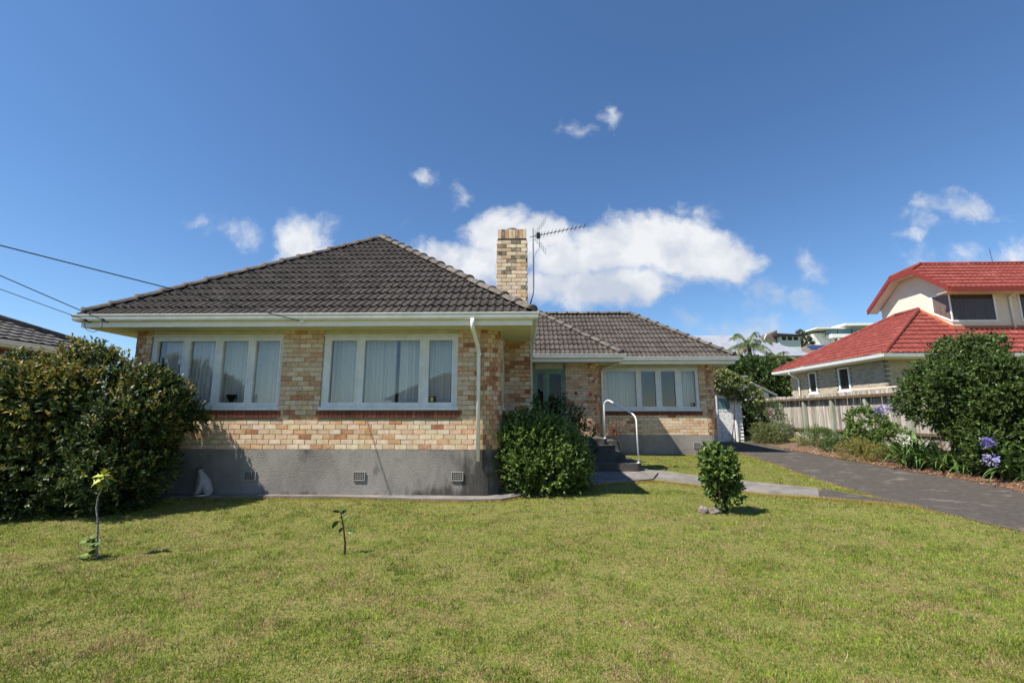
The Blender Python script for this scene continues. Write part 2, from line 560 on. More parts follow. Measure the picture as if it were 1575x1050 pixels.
mat('teal_glass', (.10, .20, .22), .1, spec=.8)



def stain(m, spots, col):
    """water stains with a fixed shape: soft blobs broken up by noise"""
    nt = m.node_tree
    N, L = nt.nodes.new, nt.links.new
    b = nt.nodes['Principled BSDF']
    src = b.inputs['Base Color'].links[0].from_socket
    geo = N('ShaderNodeNewGeometry')
    nz = N('ShaderNodeTexNoise'); nz.inputs['Scale'].default_value = 3.5; nz.inputs['Detail'].default_value = 7
    st = N('ShaderNodeVectorMath'); st.operation = 'MULTIPLY'; st.inputs[1].default_value = (1.6, 1, .6)
    L(geo.outputs['Position'], st.inputs[0]); L(st.outputs[0], nz.inputs['Vector'])
    acc = None
    for (x, z, rx, rz) in spots:
        sb = N('ShaderNodeVectorMath'); sb.operation = 'SUBTRACT'; L(geo.outputs['Position'], sb.inputs[0]); sb.inputs[1].default_value = (x, 0, z)
        ml = N('ShaderNodeVectorMath'); ml.operation = 'MULTIPLY'; L(sb.outputs[0], ml.inputs[0]); ml.inputs[1].default_value = (1 / rx, 0, 1 / rz)
        ln = N('ShaderNodeVectorMath'); ln.operation = 'LENGTH'; L(ml.outputs[0], ln.inputs[0])
        v = N('ShaderNodeMath'); v.operation = 'SUBTRACT'; v.inputs[0].default_value = 1.0; L(ln.outputs['Value'], v.inputs[1])
        if acc is None: acc = v.outputs[0]
        else:
            mx = N('ShaderNodeMath'); mx.operation = 'MAXIMUM'; L(acc, mx.inputs[0]); L(v.outputs[0], mx.inputs[1]); acc = mx.outputs[0]
    n2 = N('ShaderNodeMath'); n2.operation = 'MULTIPLY_ADD'; L(nz.outputs['Fac'], n2.inputs[0]); n2.inputs[1].default_value = 2.2; n2.inputs[2].default_value = -1.1
    ad = N('ShaderNodeMath'); ad.operation = 'ADD'; L(acc, ad.inputs[0]); L(n2.outputs[0], ad.inputs[1])
    mr = N('ShaderNodeMapRange'); mr.interpolation_type = 'SMOOTHSTEP'; L(ad.outputs[0], mr.inputs[0]); mr.inputs[1].default_value = 0.0; mr.inputs[2].default_value = .75; mr.inputs[4].default_value = .85
    mx = N('ShaderNodeMix'); mx.data_type = 'RGBA'; L(mr.outputs[0], mx.inputs[0]); L(src, mx.inputs[6]); mx.inputs[7].default_value = (*col, 1)
    L(mx.outputs[2], b.inputs['Base Color'])


stain(MATS['roughcast'], [(-.75, .35, .75, .7), (-1.35, .12, 1.3, .28), (-3.5, .05, 4.5, .16), (-.6, .8, .5, .4)], (.035, .032, .029))

# ------------------------------------------------------------------ ground
DRIVE_L = [(6.95, 4.2), (6.73, 6.6), (6.5, 7.7), (6.42, 8.6), (6.5, 9.8), (6.66, 11.0), (6.86, 12.7), (7.0, 15.0), (7.05, 19.4)]
DRIVE_R = [(9.75, 4.2), (9.7, 6.6), (9.65, 7.7), (9.6, 8.6), (9.65, 9.8), (9.65, 11.0), (9.55, 12.7), (9.4, 15.0), (9.3, 19.4)]
PATH_U = [(3.0, 12.0), (3.6, 11.6), (4.32, 10.78), (5.17, 10.2), (5.9, 9.6), (6.3, 8.9), (6.5, 8.3)]
PATH_D = [(2.7, 10.6), (3.3, 10.3), (3.87, 9.7), (4.6, 9.05), (5.3, 8.72), (5.9, 8.35), (6.45, 7.95)]
LANDING = [(.55, 9.55), (1.0, 9.62), (1.5, 9.8), (1.9, 10.05), (2.4, 10.3), (2.85, 10.5), (3.2, 11.3), (2.98, 12.0), (2.9, 12.4), (.3, 12.6), (.1, 10.4)]
STRIP = [(-8.2, 8.5), (-6.5, 8.52), (-5.2, 8.55), (-3.6, 8.5), (-1.9, 8.48), (-1.0, 8.46), (-.4, 8.55), (-.05, 8.85), (.12, 9.15), (.1, 10.3), (-.45, 10.3), (-.45, 9.2), (-.9, 8.9), (-8.2, 8.9)]


def build_ground():
    xs = np.concatenate([np.linspace(-700, -60, 14), np.linspace(-50, -16, 14), np.linspace(-14, 18, 110), np.linspace(20, 60, 20), np.linspace(70, 700, 20)])
    ys = np.concatenate([np.linspace(-300, -20, 10), np.linspace(-15, 0, 12), np.linspace(.5, 24, 95), np.linspace(26, 70, 24), np.linspace(75, 250, 20), np.linspace(300, 900, 6)])
    X, Y = np.meshgrid(xs, ys)
    Z = gz(X, Y)
    nx, ny = len(xs), len(ys)
    v = np.stack([X, Y, Z], -1).reshape(-1, 3)
    i = (np.arange(ny - 1)[:, None] * nx + np.arange(nx - 1)[None]).ravel()
    tri = np.concatenate([np.stack([i, i + 1, i + nx + 1], 1), np.stack([i, i + nx + 1, i + nx], 1)])
    me = fast_mesh('ground', v, tri, None, MATS['ground_soil'])
    me.polygons.foreach_set('use_smooth', [True] * len(me.polygons))
    tag(link('ground', me), kind='structure')


build_ground()


def ribbon(name, A, B, h, m, nsub=6, nac=6):
    A = np.array(A, float); B = np.array(B, float)
    t = np.linspace(0, len(A) - 1, (len(A) - 1) * nsub + 1)
    i = np.arange(len(A))
    a = np.stack([np.interp(t, i, A[:, k]) for k in (0, 1)], 1); b = np.stack([np.interp(t, i, B[:, k]) for k in (0, 1)], 1)
    wob = lambda n, s: np.interp(np.arange(n), np.arange(0, n + 8, 2), rng.normal(size=len(np.arange(0, n + 8, 2))) * s)
    a[:, 0] += wob(len(a), .025); b[:, 0] += wob(len(b), .03)
    vs, fs = [], []
    n = nac + 3
    for p, q in zip(a, b):
        row = [(p[0], p[1], gz1(*p) - .12)]
        for k in range(nac + 1):
            w = p + (q - p) * k / nac
            row.append((w[0], w[1], gz1(*w) + h))
        row.append((q[0], q[1], gz1(*q) - .12))
        vs += row
    for r in range(len(a) - 1):
        for k in range(n - 1):
            fs.append((r * n + k, r * n + k + 1, (r + 1) * n + k + 1, (r + 1) * n + k))
    mb = MB(); mb.add(vs, fs)
    return tag(mb.build(name, m), kind='structure')


def slab(name, poly, h, m):
    mb = MB()
    mb.prism(poly, [gz1(*p) - .15 for p in poly], [gz1(*p) + h for p in poly])
    o = mb.build(name, m)
    return tag(o, kind='structure')


ribbon('driveway', DRIVE_L, DRIVE_R, .022, MATS['asphalt'])
ribbon('garden_path', PATH_U[:5], PATH_D[:5], .03, MATS['concrete'], 5, 4)
ribbon('path_apron', PATH_U[4:], PATH_D[4:], .027, MATS['asphalt'], 5, 4)
slab('entry_paving', LANDING, .07, MATS['concrete'])
slab('house_edging_strip', STRIP, .055, MATS['concrete'])
BED_R = [(11.45, y) for (_, y) in DRIVE_R]
ribbon('garden_bed', [(x + .02, y) for x, y in DRIVE_R], BED_R, .03, MATS['bed_soil'], 6, 6)

# ------------------------------------------------------------------ brickwork
BW, BH, JT = .23, .0925, .010
INDIV = {'brick': 300, 'tile': 300}


class Line:
    def __init__(s, p, q):
        s.p, s.q = Vector(p), Vector(q)
        s.len = (s.q - s.p).length
        s.t = (s.q - s.p) / s.len
        s.arc = False

    def at(s, d):
        c = s.p + s.t * d
        return c, math.atan2(s.t.y, s.t.x)


class Arc:
    """outer face turns left (counter-clockwise) round c, from angle a0 to a1; outward = radial"""
    def __init__(s, c, r, a0, a1):
        s.c, s.r, s.a0, s.a1 = Vector(c), r, a0, a1
        s.len = abs(a1 - a0) * r
        s.arc = True

    def at(s, d):
        a = s.a0 + (s.a1 - s.a0) * d / s.len
        return s.c + Vector((math.cos(a), math.sin(a))) * s.r, a + math.pi / 2


def brick_mesh(length, mi, cache={}):
    k = (round(length, 2), mi)
    if k not in cache:
        L = k[0] / 2
        mb = MB()
        h = (BH - JT) / 2
        c = .003
        # outer face slightly pillowed at the arrises
        vs = [(-L, .05, -h), (L, .05, -h), (L, .05, h), (-L, .05, h), (-L, c, -h), (L, c, -h), (L, c, h), (-L, c, h),
              (-L + c, 0, -h + c), (L - c, 0, -h + c), (L - c, 0, h - c), (-L + c, 0, h - c)]
        fs = [(0, 1, 5, 4), (1, 2, 6, 5), (2, 3, 7, 6), (3, 0, 4, 7), (4, 5, 9, 8), (5, 6, 10, 9), (6, 7, 11, 10), (7, 4, 8, 11), (8, 9, 10, 11)]
        mb.add(vs, fs)
        cache[k] = mb.mesh('brick', BR[mi])
    return cache[k]


def lay_bricks(segs, z0, z1, openings=(), w_line=(.36, .42, .18, .04, 0), w_arc=(.08, .20, .48, .24, 0), seed=1):
    """list of (x, y, z, angle, length, colour)"""
    rd = random.Random(seed)
    out = []
    n = int(math.ceil((z1 - z0) / BH - .3))
    for c in range(n):
        z = z0 + (c + .5) * BH
        if z + BH * .45 > z1: break
        for si, sg in enumerate(segs):
            mod = .122 if sg.arc else BW
            off = -mod * (.5 if c % 2 else 0)
            ops = [(a, b) for (k, a, b, zz0, zz1) in openings if k == si and zz0 - .01 < z < zz1 + .01]
            s = off
            while s < sg.len:
                a, b = max(s, 0), min(s + mod, sg.len)
                s += mod
                pieces = [(a, b)]
                for (o0, o1) in ops:
                    nxt = []
                    for (p, q) in pieces:
                        if q <= o0 or p >= o1: nxt.append((p, q))
                        else:
                            if p < o0: nxt.append((p, o0))
                            if q > o1: nxt.append((o1, q))
                    pieces = nxt
                for (p, q) in pieces:
                    if q - p < .035: continue
                    pt, ang = sg.at((p + q) / 2)
                    w = w_arc if sg.arc else w_line
                    col = rd.choices(range(5), w)[0]
                    out.append((pt.x, pt.y, z + rd.uniform(-.0012, .0012), ang + rd.uniform(-.004, .004), q - p - JT, col))
    return out


def emit_bricks(lst, parent, indiv, name='brick', proud=.007):
    """indiv(b) -> score (higher first) or None"""
    sc_ = [(indiv(b), i) for i, b in enumerate(lst)]
    cand = sorted([t for t in sc_ if t[0] is not None], reverse=True)
    chosen = set(i for _, i in cand[:max(0, INDIV['brick'])])
    INDIV['brick'] -= len(chosen)
    mb = MB()
    for i, (x, y, z, a, l, c) in enumerate(lst):
        jit = random.uniform(-.0025, .0025)
        ox, oy = math.sin(a) * (proud + jit), -math.cos(a) * (proud + jit)
        M4 = Matrix.Translation((x + ox, y + oy, z)) @ Matrix.Rotation(a, 4, 'Z')
        me = brick_mesh(max(l, .03), c)
        if i in chosen:
            link(name, me, parent, None, M4)
        else:
            mb.add([M4 @ v.co for v in me.vertices], [tuple(p.vertices) for p in me.polygons], c)
    if mb.v:
        mb.build('remaining_bricks', BR, parent, kind='stuff')


def wall_sheet(segs, z0, z1, thick, openings=(), off=0.0, mb=None, res=.1):
    """solid backing wall behind the bricks, following the path, with openings cut out"""
    mb = mb or MB()
    for si, sg in enumerate(segs):
        ops = [(a, b, c, d) for (k, a, b, c, d) in openings if k == si]
        if sg.arc:
            cuts = list(np.linspace(0, sg.len, 9))
        else:
            cuts = sorted(set([0, sg.len] + [min(max(v, 0), sg.len) for o in ops for v in o[:2]]))
        for a, b in zip(cuts[:-1], cuts[1:]):
            zr = [(z0, z1)]
            for (p, q, c, d) in ops:
                if a >= p - 1e-6 and b <= q + 1e-6:
                    zr = [(zz0, c) for zz0, zz1 in zr if c > zz0 + .01] + [(d, zz1) for zz0, zz1 in zr if zz1 > d + .01]
            pa, aa = sg.at(a); pb, ab = sg.at(b)
            na = Vector((math.sin(aa), -math.cos(aa))); nb = Vector((math.sin(ab), -math.cos(ab)))
            P = [pa + na * off, pb + nb * off, pb - nb * thick, pa - na * thick]
            for (c, d) in zr:
                mb.prism([(p.x, p.y) for p in P], c, d)
    return mb


# ------------------------------------------------------------------ the brick house
HB = (-3.5, 8.75, .1)
house = thing('brick_house', 'cream and orange brick bungalow with dark tiled hip roof and brick chimney', 'house', HB)
ZP, ZS, ZPL = .98, 3.27, -.1
RC = .40
PI = math.pi
# wall faces, walked so that outward lies on the right-hand side
front_path = [Line((-7.9, 20), (-7.9, 8.75 + RC)), Arc((-7.9 + RC, 8.75 + RC), RC, PI, 1.5 * PI), Line((-7.9 + RC, 8.75), (-.43 - RC, 8.75)),
              Arc((-.43 - RC, 8.75 + RC), RC, 1.5 * PI, 2 * PI), Line((-.43, 8.75 + RC), (-.43, 10.2))]
breast_path = [Line((-.43, 10.2), (.15, 10.2)), Line((.15, 10.2), (.15, 11.4))]
porch_path = [Line((-.43, 11.4), (-.43, 14.6)), Line((-.43, 14.6), (2.46 - RC, 14.6)), Arc((2.46 - RC, 14.6 + RC), RC, 1.5 * PI, 2 * PI), Line((2.46, 15.0), (2.46, 15.3))]
wing_path = [Line((2.46, 15.3), (6.45 - RC, 15.3)), Arc((6.45 - RC, 15.3 + RC), RC, 1.5 * PI, 2 * PI), Line((6.45, 15.3 + RC), (6.45, 20))]
fx = lambda x: x - (-7.9 + RC)
F_OPEN = [(2, fx(-7.37), fx(-4.73), 1.73, 3.4), (2, fx(-3.92), fx(-1.27), 1.73, 3.4), (4, .1, .97, 1.73, 3.4)]
P_OPEN = [(1, .31 + .43, 1.34 + .43, .98, 3.4)]
W_OPEN = [(0, .2, 3.36, 1.77, 3.4)]
front_wall = wall_sheet(front_path, ZP, ZS + .1, .2, F_OPEN).build('front_wall', MATS['mortar'], house)
breast_wall = wall_sheet(breast_path, ZP, ZS + .1, .2).build('chimney_breast', MATS['mortar'], house)
porch_wall = wall_sheet(porch_path, ZP, ZS + .1, .2, P_OPEN).build('porch_wall', MATS['mortar'], house)
wing_wall = wall_sheet(wing_path, ZP, ZS + .1, .2, W_OPEN).build('wing_wall', MATS['mortar'], house)
fb = lay_bricks(front_path, ZP, ZS + .07, [(k, a, b, c - .16, d) for k, a, b, c, d in F_OPEN], seed=3)


def front_score(b):
    x, y, z = b[:3]
    if x < -6.35 or x > -.42 or y > 8.95: return None
    return 5 - abs(z - 1.5)


# chimney first so that its courses are bricks of their own
chimney = MB()
CX0, CX1, CY0, CY1, CZ0, CZ1 = -.62, .10, 10.3, 10.95, 3.5, 5.78
chimney.box((CX0 + .008, CY0 + .008, CZ0), (CX1 - .008, CY1 - .008, CZ1 - .03))
chimney.box((CX0 + .03, CY0 + .03, CZ1 - .03), (CX1 - .03, CY1 - .03, CZ1 + .2))
chim = chimney.build('chimney', MATS['sooty_mortar'], house)
cp = [Line((CX0, CY0), (CX1, CY0)), Line((CX1, CY0), (CX1, CY1)), Line((CX1, CY1), (CX0, CY1)), Line((CX0, CY1), (CX0, CY0))]
cb = lay_bricks(cp, CZ0, CZ1, w_line=(.66, .20, .06, .0, .08), seed=5)
cb = [(x, y, z, a, l, (4 if (z > 5.2 and random.random() < .28) else c)) for x, y, z, a, l, c in cb]
emit_bricks(cb, chim, lambda b: b[2] if (b[1] < 10.31 and b[2] > 3.95) else None)
emit_bricks(fb, front_wall, front_score)
emit_bricks(lay_bricks(breast_path, ZP, ZS + .05, w_line=(.15, .3, .3, .25, 0), seed=8), breast_wall, lambda b: None)
emit_bricks(lay_bricks(porch_path, ZP, ZS + .05, P_OPEN, seed=9), porch_wall, lambda b: None)
emit_bricks(lay_bricks(wing_path, ZP, ZS + .05, [(k, a, b, c - .16, d) for k, a, b, c, d in W_OPEN], seed=12), wing_wall, lambda b: None)
# soldier course and pot on top of the chimney
for (P0, P1, nn) in (((CX0 + .02, CY0 + .02), (CX1 - .02, CY0 + .02), 8), ((CX1 - .02, CY0 + .02), (CX1 - .02, CY1 - .02), 7), ((CX1 - .02, CY1 - .02), (CX0 + .02, CY1 - .02), 8), ((CX0 + .02, CY1 - .02), (CX0 + .02, CY0 + .02), 7)):
    ln = Line(P0, P1)
    for k in range(nn):
        p, a = ln.at((k + .5) * ln.len / nn)
        w = ln.len / nn / 2 - .004
        me = bpy.data.meshes.get('soldier_%d_%d' % (nn, k % 4))
        if me is None:
            mb = MB(); mb.box((-w, 0, 0), (w, .09, .23)); me = mb.mesh('soldier_%d_%d' % (nn, k % 4), BR[(1, 4, 2, 0)[k % 4]])
        link('soldier_brick', me, chim, None, Matrix.Translation((p.x, p.y, CZ1)) @ Matrix.Rotation(a, 4, 'Z'))
mb = MB(); mb.tube([(-.27, 10.6, CZ1 + .15), (-.27, 10.6, CZ1 + .30)], .11, 16); mb.tube([(-.27, 10.6, CZ1 + .30), (-.27, 10.6, CZ1 + .335)], .125, 16)
mb.build('chimney_pot', MATS['concrete'], chim)
mb = MB(); mb.box((.155, 10.32, ZP - .05), (.20, 10.42, ZS)); mb.build('corner_trim', MATS['header_paint'], house)

# plinth
pl = wall_sheet(front_path, ZPL, ZP, .2, off=.014)
wall_sheet(breast_path, ZPL, ZP - .001, .2, off=.013, mb=pl)
plinth = pl.build('plinth', MATS['roughcast'], house)
pl2 = wall_sheet(porch_path, ZPL, ZP, .2, off=.012)
wall_sheet(wing_path, ZPL, ZP, .2, off=.013, mb=pl2)
plinth2 = pl2.build('plinth', MATS['roughcast'], house)


def vent(px, pz, y, par):
    mb = MB()
    w, h = .10, .068
    mb.box((px - w, y - .012, pz - h), (px + w, y + .02, pz + h), 1)
    for a, b, c, d in ((-w - .012, w + .012, -h - .014, -h), (-w - .012, w + .012, h, h + .008), (-w - .012, -w, -h, h), (w, w + .012, -h, h)):
        mb.box((px + a, y - .024, pz + c), (px + b, y - .002, pz + d))
    for k in range(1, 6):
        xx = px - w + 2 * w * k / 6
        mb.box((xx - .003, y - .020, pz - h), (xx + .003, y - .013, pz + h))
    for k in range(1, 4):
        zz = pz - h + 2 * h * k / 4
        mb.box((px - w, y - .021, zz - .003), (px + w, y - .0135, zz + .003))
    mb.build('vent', [MATS['vent_grey'], MATS['black']], par)


for x in (-5.15, -3.08, -1.24): vent(x, .50, 8.735, plinth)
vent(5.62, .66, 15.285, plinth2)

# soffit / ceiling, fascia and gutter
EAVE = [(-8.37, 20.0), (-8.37, 8.25), (.17, 8.25), (.17, 14.1), (3.05, 14.1), (3.05, 14.8), (6.83, 14.8), (6.83, 20.0)]
SOF = [(-8.35, 19.98), (-8.35, 8.272), (.148, 8.272), (.148, 14.122), (3.028, 14.122), (3.028, 14.822), (6.808, 14.822), (6.808, 19.98)]
mb = MB(); mb.prism(SOF, ZS + .002, ZS + .05); mb.build('soffit', MATS['soffit_paint'], house)


def sweep(path, prof, mb=None, closed=False):
    mb = mb or MB()
    n = len(path)
    rows = []
    for i, p in enumerate(path):
        p = Vector(p)
        ns = []
        if i > 0: d = (p - Vector(path[i - 1])).normalized(); ns.append(Vector((d.y, -d.x)))
        if i < n - 1: d = (Vector(path[i + 1]) - p).normalized(); ns.append(Vector((d.y, -d.x)))
        if len(ns) == 2 and (ns[0] - ns[1]).length > .01:
            m = (ns[0] + ns[1]) / (1 + ns[0].dot(ns[1]))
        else: m = ns[0]
        rows.append([(p.x + m.x * o, p.y + m.y * o, z) for o, z in prof])
    k = len(prof)
    vs = [v for r in rows for v in r]
    fs = []
    for i in range(n - 1):
        for j in range(k):
            fs.append((i * k + j, i * k + (j + 1) % k, (i + 1) * k + (j + 1) % k, (i + 1) * k + j))
    fs.append(tuple(range(k))); fs.append(tuple((n - 1) * k + j for j in range(k))[::-1])
    mb.add(vs, fs)
    return mb


GUT = [(.003, 3.485), (.003, 3.365), (.07, 3.362), (.095, 3.375), (.105, 3.41), (.108, 3.45), (.122, 3.472), (.122, 3.487), (.112, 3.487), (.10, 3.46), (.094, 3.42), (.082, 3.385), (.015, 3.376), (.012, 3.485)]
sweep(EAVE, GUT).build('gutter', MATS['gutter_paint'], house)
sweep(EAVE, [(0, 3.262), (0, 3.46), (-.025, 3.46), (-.025, 3.262)]).build('fascia', MATS['white_paint'], house)


def bend(pts, r=.05, n=5):
    """round the corners of a polyline"""
    pts = [Vector(p) for p in pts]
    out = [pts[0]]
    for a, b, c in zip(pts[:-2], pts[1:-1], pts[2:]):
        r1 = min(r, (a - b).length * .45, (c - b).length * .45)
        p, q = b + (a - b).normalized() * r1, b + (c - b).normalized() * r1
        for k in range(n + 1):
            t = k / n
            out.append(p * (1 - t) ** 2 + b * 2 * t * (1 - t) + q * t ** 2)
    out.append(pts[-1])
    return out


mb = MB()
mb.tube(bend([(-.93, 8.16, 3.37), (-.93, 8.16, 3.22), (-.86, 8.66, 2.86), (-.85, 8.665, .78)], .06), .037, 12)
mb.tube([(-.85, 8.665, 2.80), (-.85, 8.665, 2.76)], .044, 12)
mb.build('downpipe', MATS['white_paint'], house, smooth=True)
mb = MB()
mb.tube(bend([(3.02, 14.73, 3.37), (3.02, 14.8, 3.27), (2.60, 15.2, 3.10), (2.60, 15.2, .9)], .06), .035, 10)
mb.build('downpipe', MATS['white_paint'], house, smooth=True)
for (x, z) in ((-7.86, 3.385), (-8.2, 3.38)):
    mb = MB(); mb.tube([(x, 8.25, z - .02), (x, 8.12, z + .0)], [.018, .028], 8); mb.build('insulator', MATS['black'], house)
mb = MB(); mb.tube([(-4.13, 8.25, 3.36), (-4.13, 8.19, 3.36)], .045, 12); mb.build('junction_box', MATS['white_paint'], house)

# roof
TAN = .75
TH = math.atan(TAN)
CT, ST = math.cos(TH), math.sin(TH)
ZE = 3.475
TW, TG = .30, .335


def tile_mesh(k=0):
    xs, zs = [], []
    for r in (0, .15):
        for a, b in ((0, 0), (.022, .004), (.042, .026), (.064, .036), (.086, .026), (.108, .004)):
            xs.append(r + a); zs.append(b)
    xs.append(.30); zs.append(0)
    L = TG + .05
    vs, fs = [], []
    n = len(xs)
    for (y, lift) in ((0, .034), (L, .0)):
        for x, z in zip(xs, zs): vs.append((x, y, z + lift))
    for x, z in zip(xs, zs): vs.append((x, .003, z + .012))
    for i in range(n - 1):
        fs.append((i, i + 1, n + i + 1, n + i))
        fs.append((2 * n + i, 2 * n + i + 1, i + 1, i))
    mb = MB(); mb.add(vs, fs)
    return mb


TM = tile_mesh()
TILE = {k: TM.mesh('tile', MATS[k]) for k in ('roof_tile', 'roof_tile_light')}


def plane_tiles(o, u, p, poly, parent, indiv=False, mname='roof_tile', skip=None):
    """o: eave start, u: along eave, p: plan direction up the slope, poly: (a, b) convex ccw outline in the roof plane"""
    o, u, p = Vector(o), Vector(u), Vector(p)
    s = p * CT + Vector((0, 0, 1)) * ST
    n = u.cross(s)
    B4 = Matrix(((u.x, s.x, n.x, o.x), (u.y, s.y, n.y, o.y), (u.z, s.z, n.z, o.z), (0, 0, 0, 1)))
    amax = max(q[0] for q in poly); bmax = max(q[1] for q in poly); amin = min(q[0] for q in poly)
    edges = [(poly[i], poly[(i + 1) % len(poly)]) for i in range(len(poly))]
    rest = MB()
    jrest = 0
    for r in range(int(bmax / TG) + 1):
        i0 = int(math.floor(amin / TW))
        for i in range(i0, int(amax / TW) + 1):
            x, y = i * TW, r * TG - .03
            if skip and skip(x, y): continue
            cs = [(x, y + .03), (x + TW, y + .03), (x + TW, y + TG), (x, y + TG)]
            inside = []
            for (e0, e1) in edges:
                dx, dy = e1[0] - e0[0], e1[1] - e0[1]
                inside.append([(dx * (c[1] - e0[1]) - dy * (c[0] - e0[0])) / math.hypot(dx, dy) for c in cs])
            if any(max(d) < .02 for d in inside): continue
            M4 = B4 @ Matrix.Translation((x, y, .0 + random.uniform(-.003, .003))) @ Matrix.Rotation(random.uniform(-.012, .012), 4, 'Z')
            cut = [e for e, d in zip(edges, inside) if min(d) < -.005]
            me = TILE[mname]
            if cut:
                bm = bmesh.new(); bm.from_mesh(me)
                for (e0, e1) in cut:
                    dx, dy = e1[0] - e0[0], e1[1] - e0[1]
                    if abs(dy) < 1e-6 and dx > 0: continue
                    bmesh.ops.bisect_plane(bm, geom=bm.verts[:] + bm.edges[:] + bm.faces[:], plane_co=(e0[0] - x, e0[1] - y, 0), plane_no=(dy, -dx, 0), clear_outer=True)
                if len(bm.faces) == 0: bm.free(); continue
                if indiv and INDIV['tile'] > 0:
                    me = bpy.data.meshes.new('tile'); bm.to_mesh(me); me.materials.append(MATS[mname])
                else:
                    bm.verts.index_update()
                    rest.add([M4 @ v.co for v in bm.verts], [tuple(v.index for v in f.verts) for f in bm.faces])
                    bm.free(); continue
                bm.free()
            if indiv and INDIV['tile'] > 0:
                INDIV['tile'] -= 1
                link('tile', me, parent, None, M4)
            else:
                rest.add([M4 @ v.co for v in me.vertices], [tuple(q.vertices) for q in me.polygons])
    if rest.v: rest.build('remaining_tiles', MATS[mname], parent, kind='stuff')


def hip_deck(mb, x0, x1, y0, y1, ze, tan, drop=.01):
    w, d = x1 - x0, y1 - y0
    z = ze - drop
    if w < d:
        h = w / 2; a, b = (x0 + h, y0 + h, z + h * tan), (x0 + h, y1 - h, z + h * tan)
        vs = [(x0, y0, z), (x1, y0, z), (x1, y1, z), (x0, y1, z), a, b]
        fs = [(0, 1, 4), (1, 2, 5, 4), (2, 3, 5), (3, 0, 4, 5)]
    else:
        h = d / 2; a, b = (x0 + h, y0 + h, z + h * tan), (x1 - h, y0 + h, z + h * tan)
        vs = [(x0, y0, z), (x1, y0, z), (x1, y1, z), (x0, y1, z), a, b]
        fs = [(0, 1, 5, 4), (1, 2, 5), (2, 3, 4, 5), (3, 0, 4)]
    mb.add(vs, fs)


mb = MB()
AX0, AX1, AY0, AY1 = -8.42, .22, 8.2, 20.0
BX0, BX1, BY0, BY1 = -3.0, 6.88, 14.75, 20.19
CX_0, CX_1, CY_0, CY_1 = -3.0, 3.1, 14.05, 19.49
hip_deck(mb, AX0, AX1, AY0, AY1, ZE, TAN); hip_deck(mb, BX0, BX1, BY0, BY1, ZE, TAN); hip_deck(mb, CX_0, CX_1, CY_0, CY_1, ZE, TAN)
roof = mb.build('roof', MATS['deck'], house)
wA = AX1 - AX0; hA = wA / 2; hB = (BY1 - BY0) / 2; hC = (CY_1 - CY_0) / 2
plane_tiles((AX0, AY0, ZE), (1, 0, 0), (0, 1, 0), [(0, 0), (wA, 0), (hA, hA / CT)], roof, True)
INDIV['tile'] = max(INDIV['tile'], 0)
wC = CX_1 - (-.6)
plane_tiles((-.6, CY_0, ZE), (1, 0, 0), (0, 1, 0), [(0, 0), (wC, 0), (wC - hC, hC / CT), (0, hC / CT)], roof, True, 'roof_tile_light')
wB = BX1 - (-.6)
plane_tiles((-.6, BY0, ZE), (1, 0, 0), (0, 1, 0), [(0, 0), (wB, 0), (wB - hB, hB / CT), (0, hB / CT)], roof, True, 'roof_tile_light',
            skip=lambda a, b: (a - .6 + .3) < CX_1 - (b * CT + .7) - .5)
LA = AY1 - AY0
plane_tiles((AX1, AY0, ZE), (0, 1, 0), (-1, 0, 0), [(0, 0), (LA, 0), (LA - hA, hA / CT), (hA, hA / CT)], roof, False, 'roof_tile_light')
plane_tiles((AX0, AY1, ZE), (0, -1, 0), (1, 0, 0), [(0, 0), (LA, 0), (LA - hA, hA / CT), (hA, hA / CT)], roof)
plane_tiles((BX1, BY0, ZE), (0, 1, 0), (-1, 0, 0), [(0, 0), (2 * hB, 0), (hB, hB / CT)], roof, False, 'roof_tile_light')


def cap_mesh():
    prof = []
    for a in np.linspace(-78, 78, 9):
        prof.append((.125 * math.sin(R(a)), .105 * math.cos(R(a)) - .02))
    n = len(prof)
    vs, fs = [], []
    for (x, k, lift) in ((0, 1.12, .012), (.05, 1.10, .012), (.055, 1.0, 0), (.46, .96, -.01)):
        for (y, z) in prof: vs.append((x, y * k, z * k + lift))
    for r in range(3):
        for i in range(n - 1): fs.append((r * n + i, (r + 1) * n + i, (r + 1) * n + i + 1, r * n + i + 1))
    fs.append(tuple(range(n)))
    mb = MB(); mb.add(vs, fs)
    return mb.mesh('ridge_cap', MATS['ridge_cap'], True)


CAP = cap_mesh()


def caps(p, q, parent, step=.42):
    p, q = Vector(p), Vector(q)
    d = (q - p); n = max(1, round(d.length / step)); t = d.normalized()
    side = Vector((0, 0, 1)).cross(t).normalized(); up = t.cross(side)
    for k in range(n):
        c = p + d * (k / n)
        a = random.uniform(-.03, .03)
        M4 = Matrix(((t.x, side.x, up.x, c.x), (t.y, side.y, up.y, c.y), (t.z, side.z, up.z, c.z + .02 + random.uniform(-.006, .006)), (0, 0, 0, 1))) @ Matrix.Rotation(a, 4, 'Z')
        link('ridge_cap', CAP, parent, None, M4)


ax, ay, az = AX0 + hA, AY0 + hA, ZE + hA * TAN
caps((AX0 + .05, AY0 + .05, ZE + .05), (ax, ay, az), roof); caps((AX1 - .05, AY0 + .05, ZE + .05), (ax, ay, az), roof)
caps((ax, ay, az), (ax, ay + 3, az), roof)
bx, by, bz = BX1 - hB, BY0 + hB, ZE + hB * TAN
caps((BX1 - .05, BY0 + .05, ZE + .05), (bx, by, bz), roof); caps((bx, by, bz), (-.3, by, bz), roof)
caps((CX_1 - .05, CY_0 + .05, ZE + .05), (CX_1 - hC, CY_0 + hC, ZE + hC * TAN), roof)
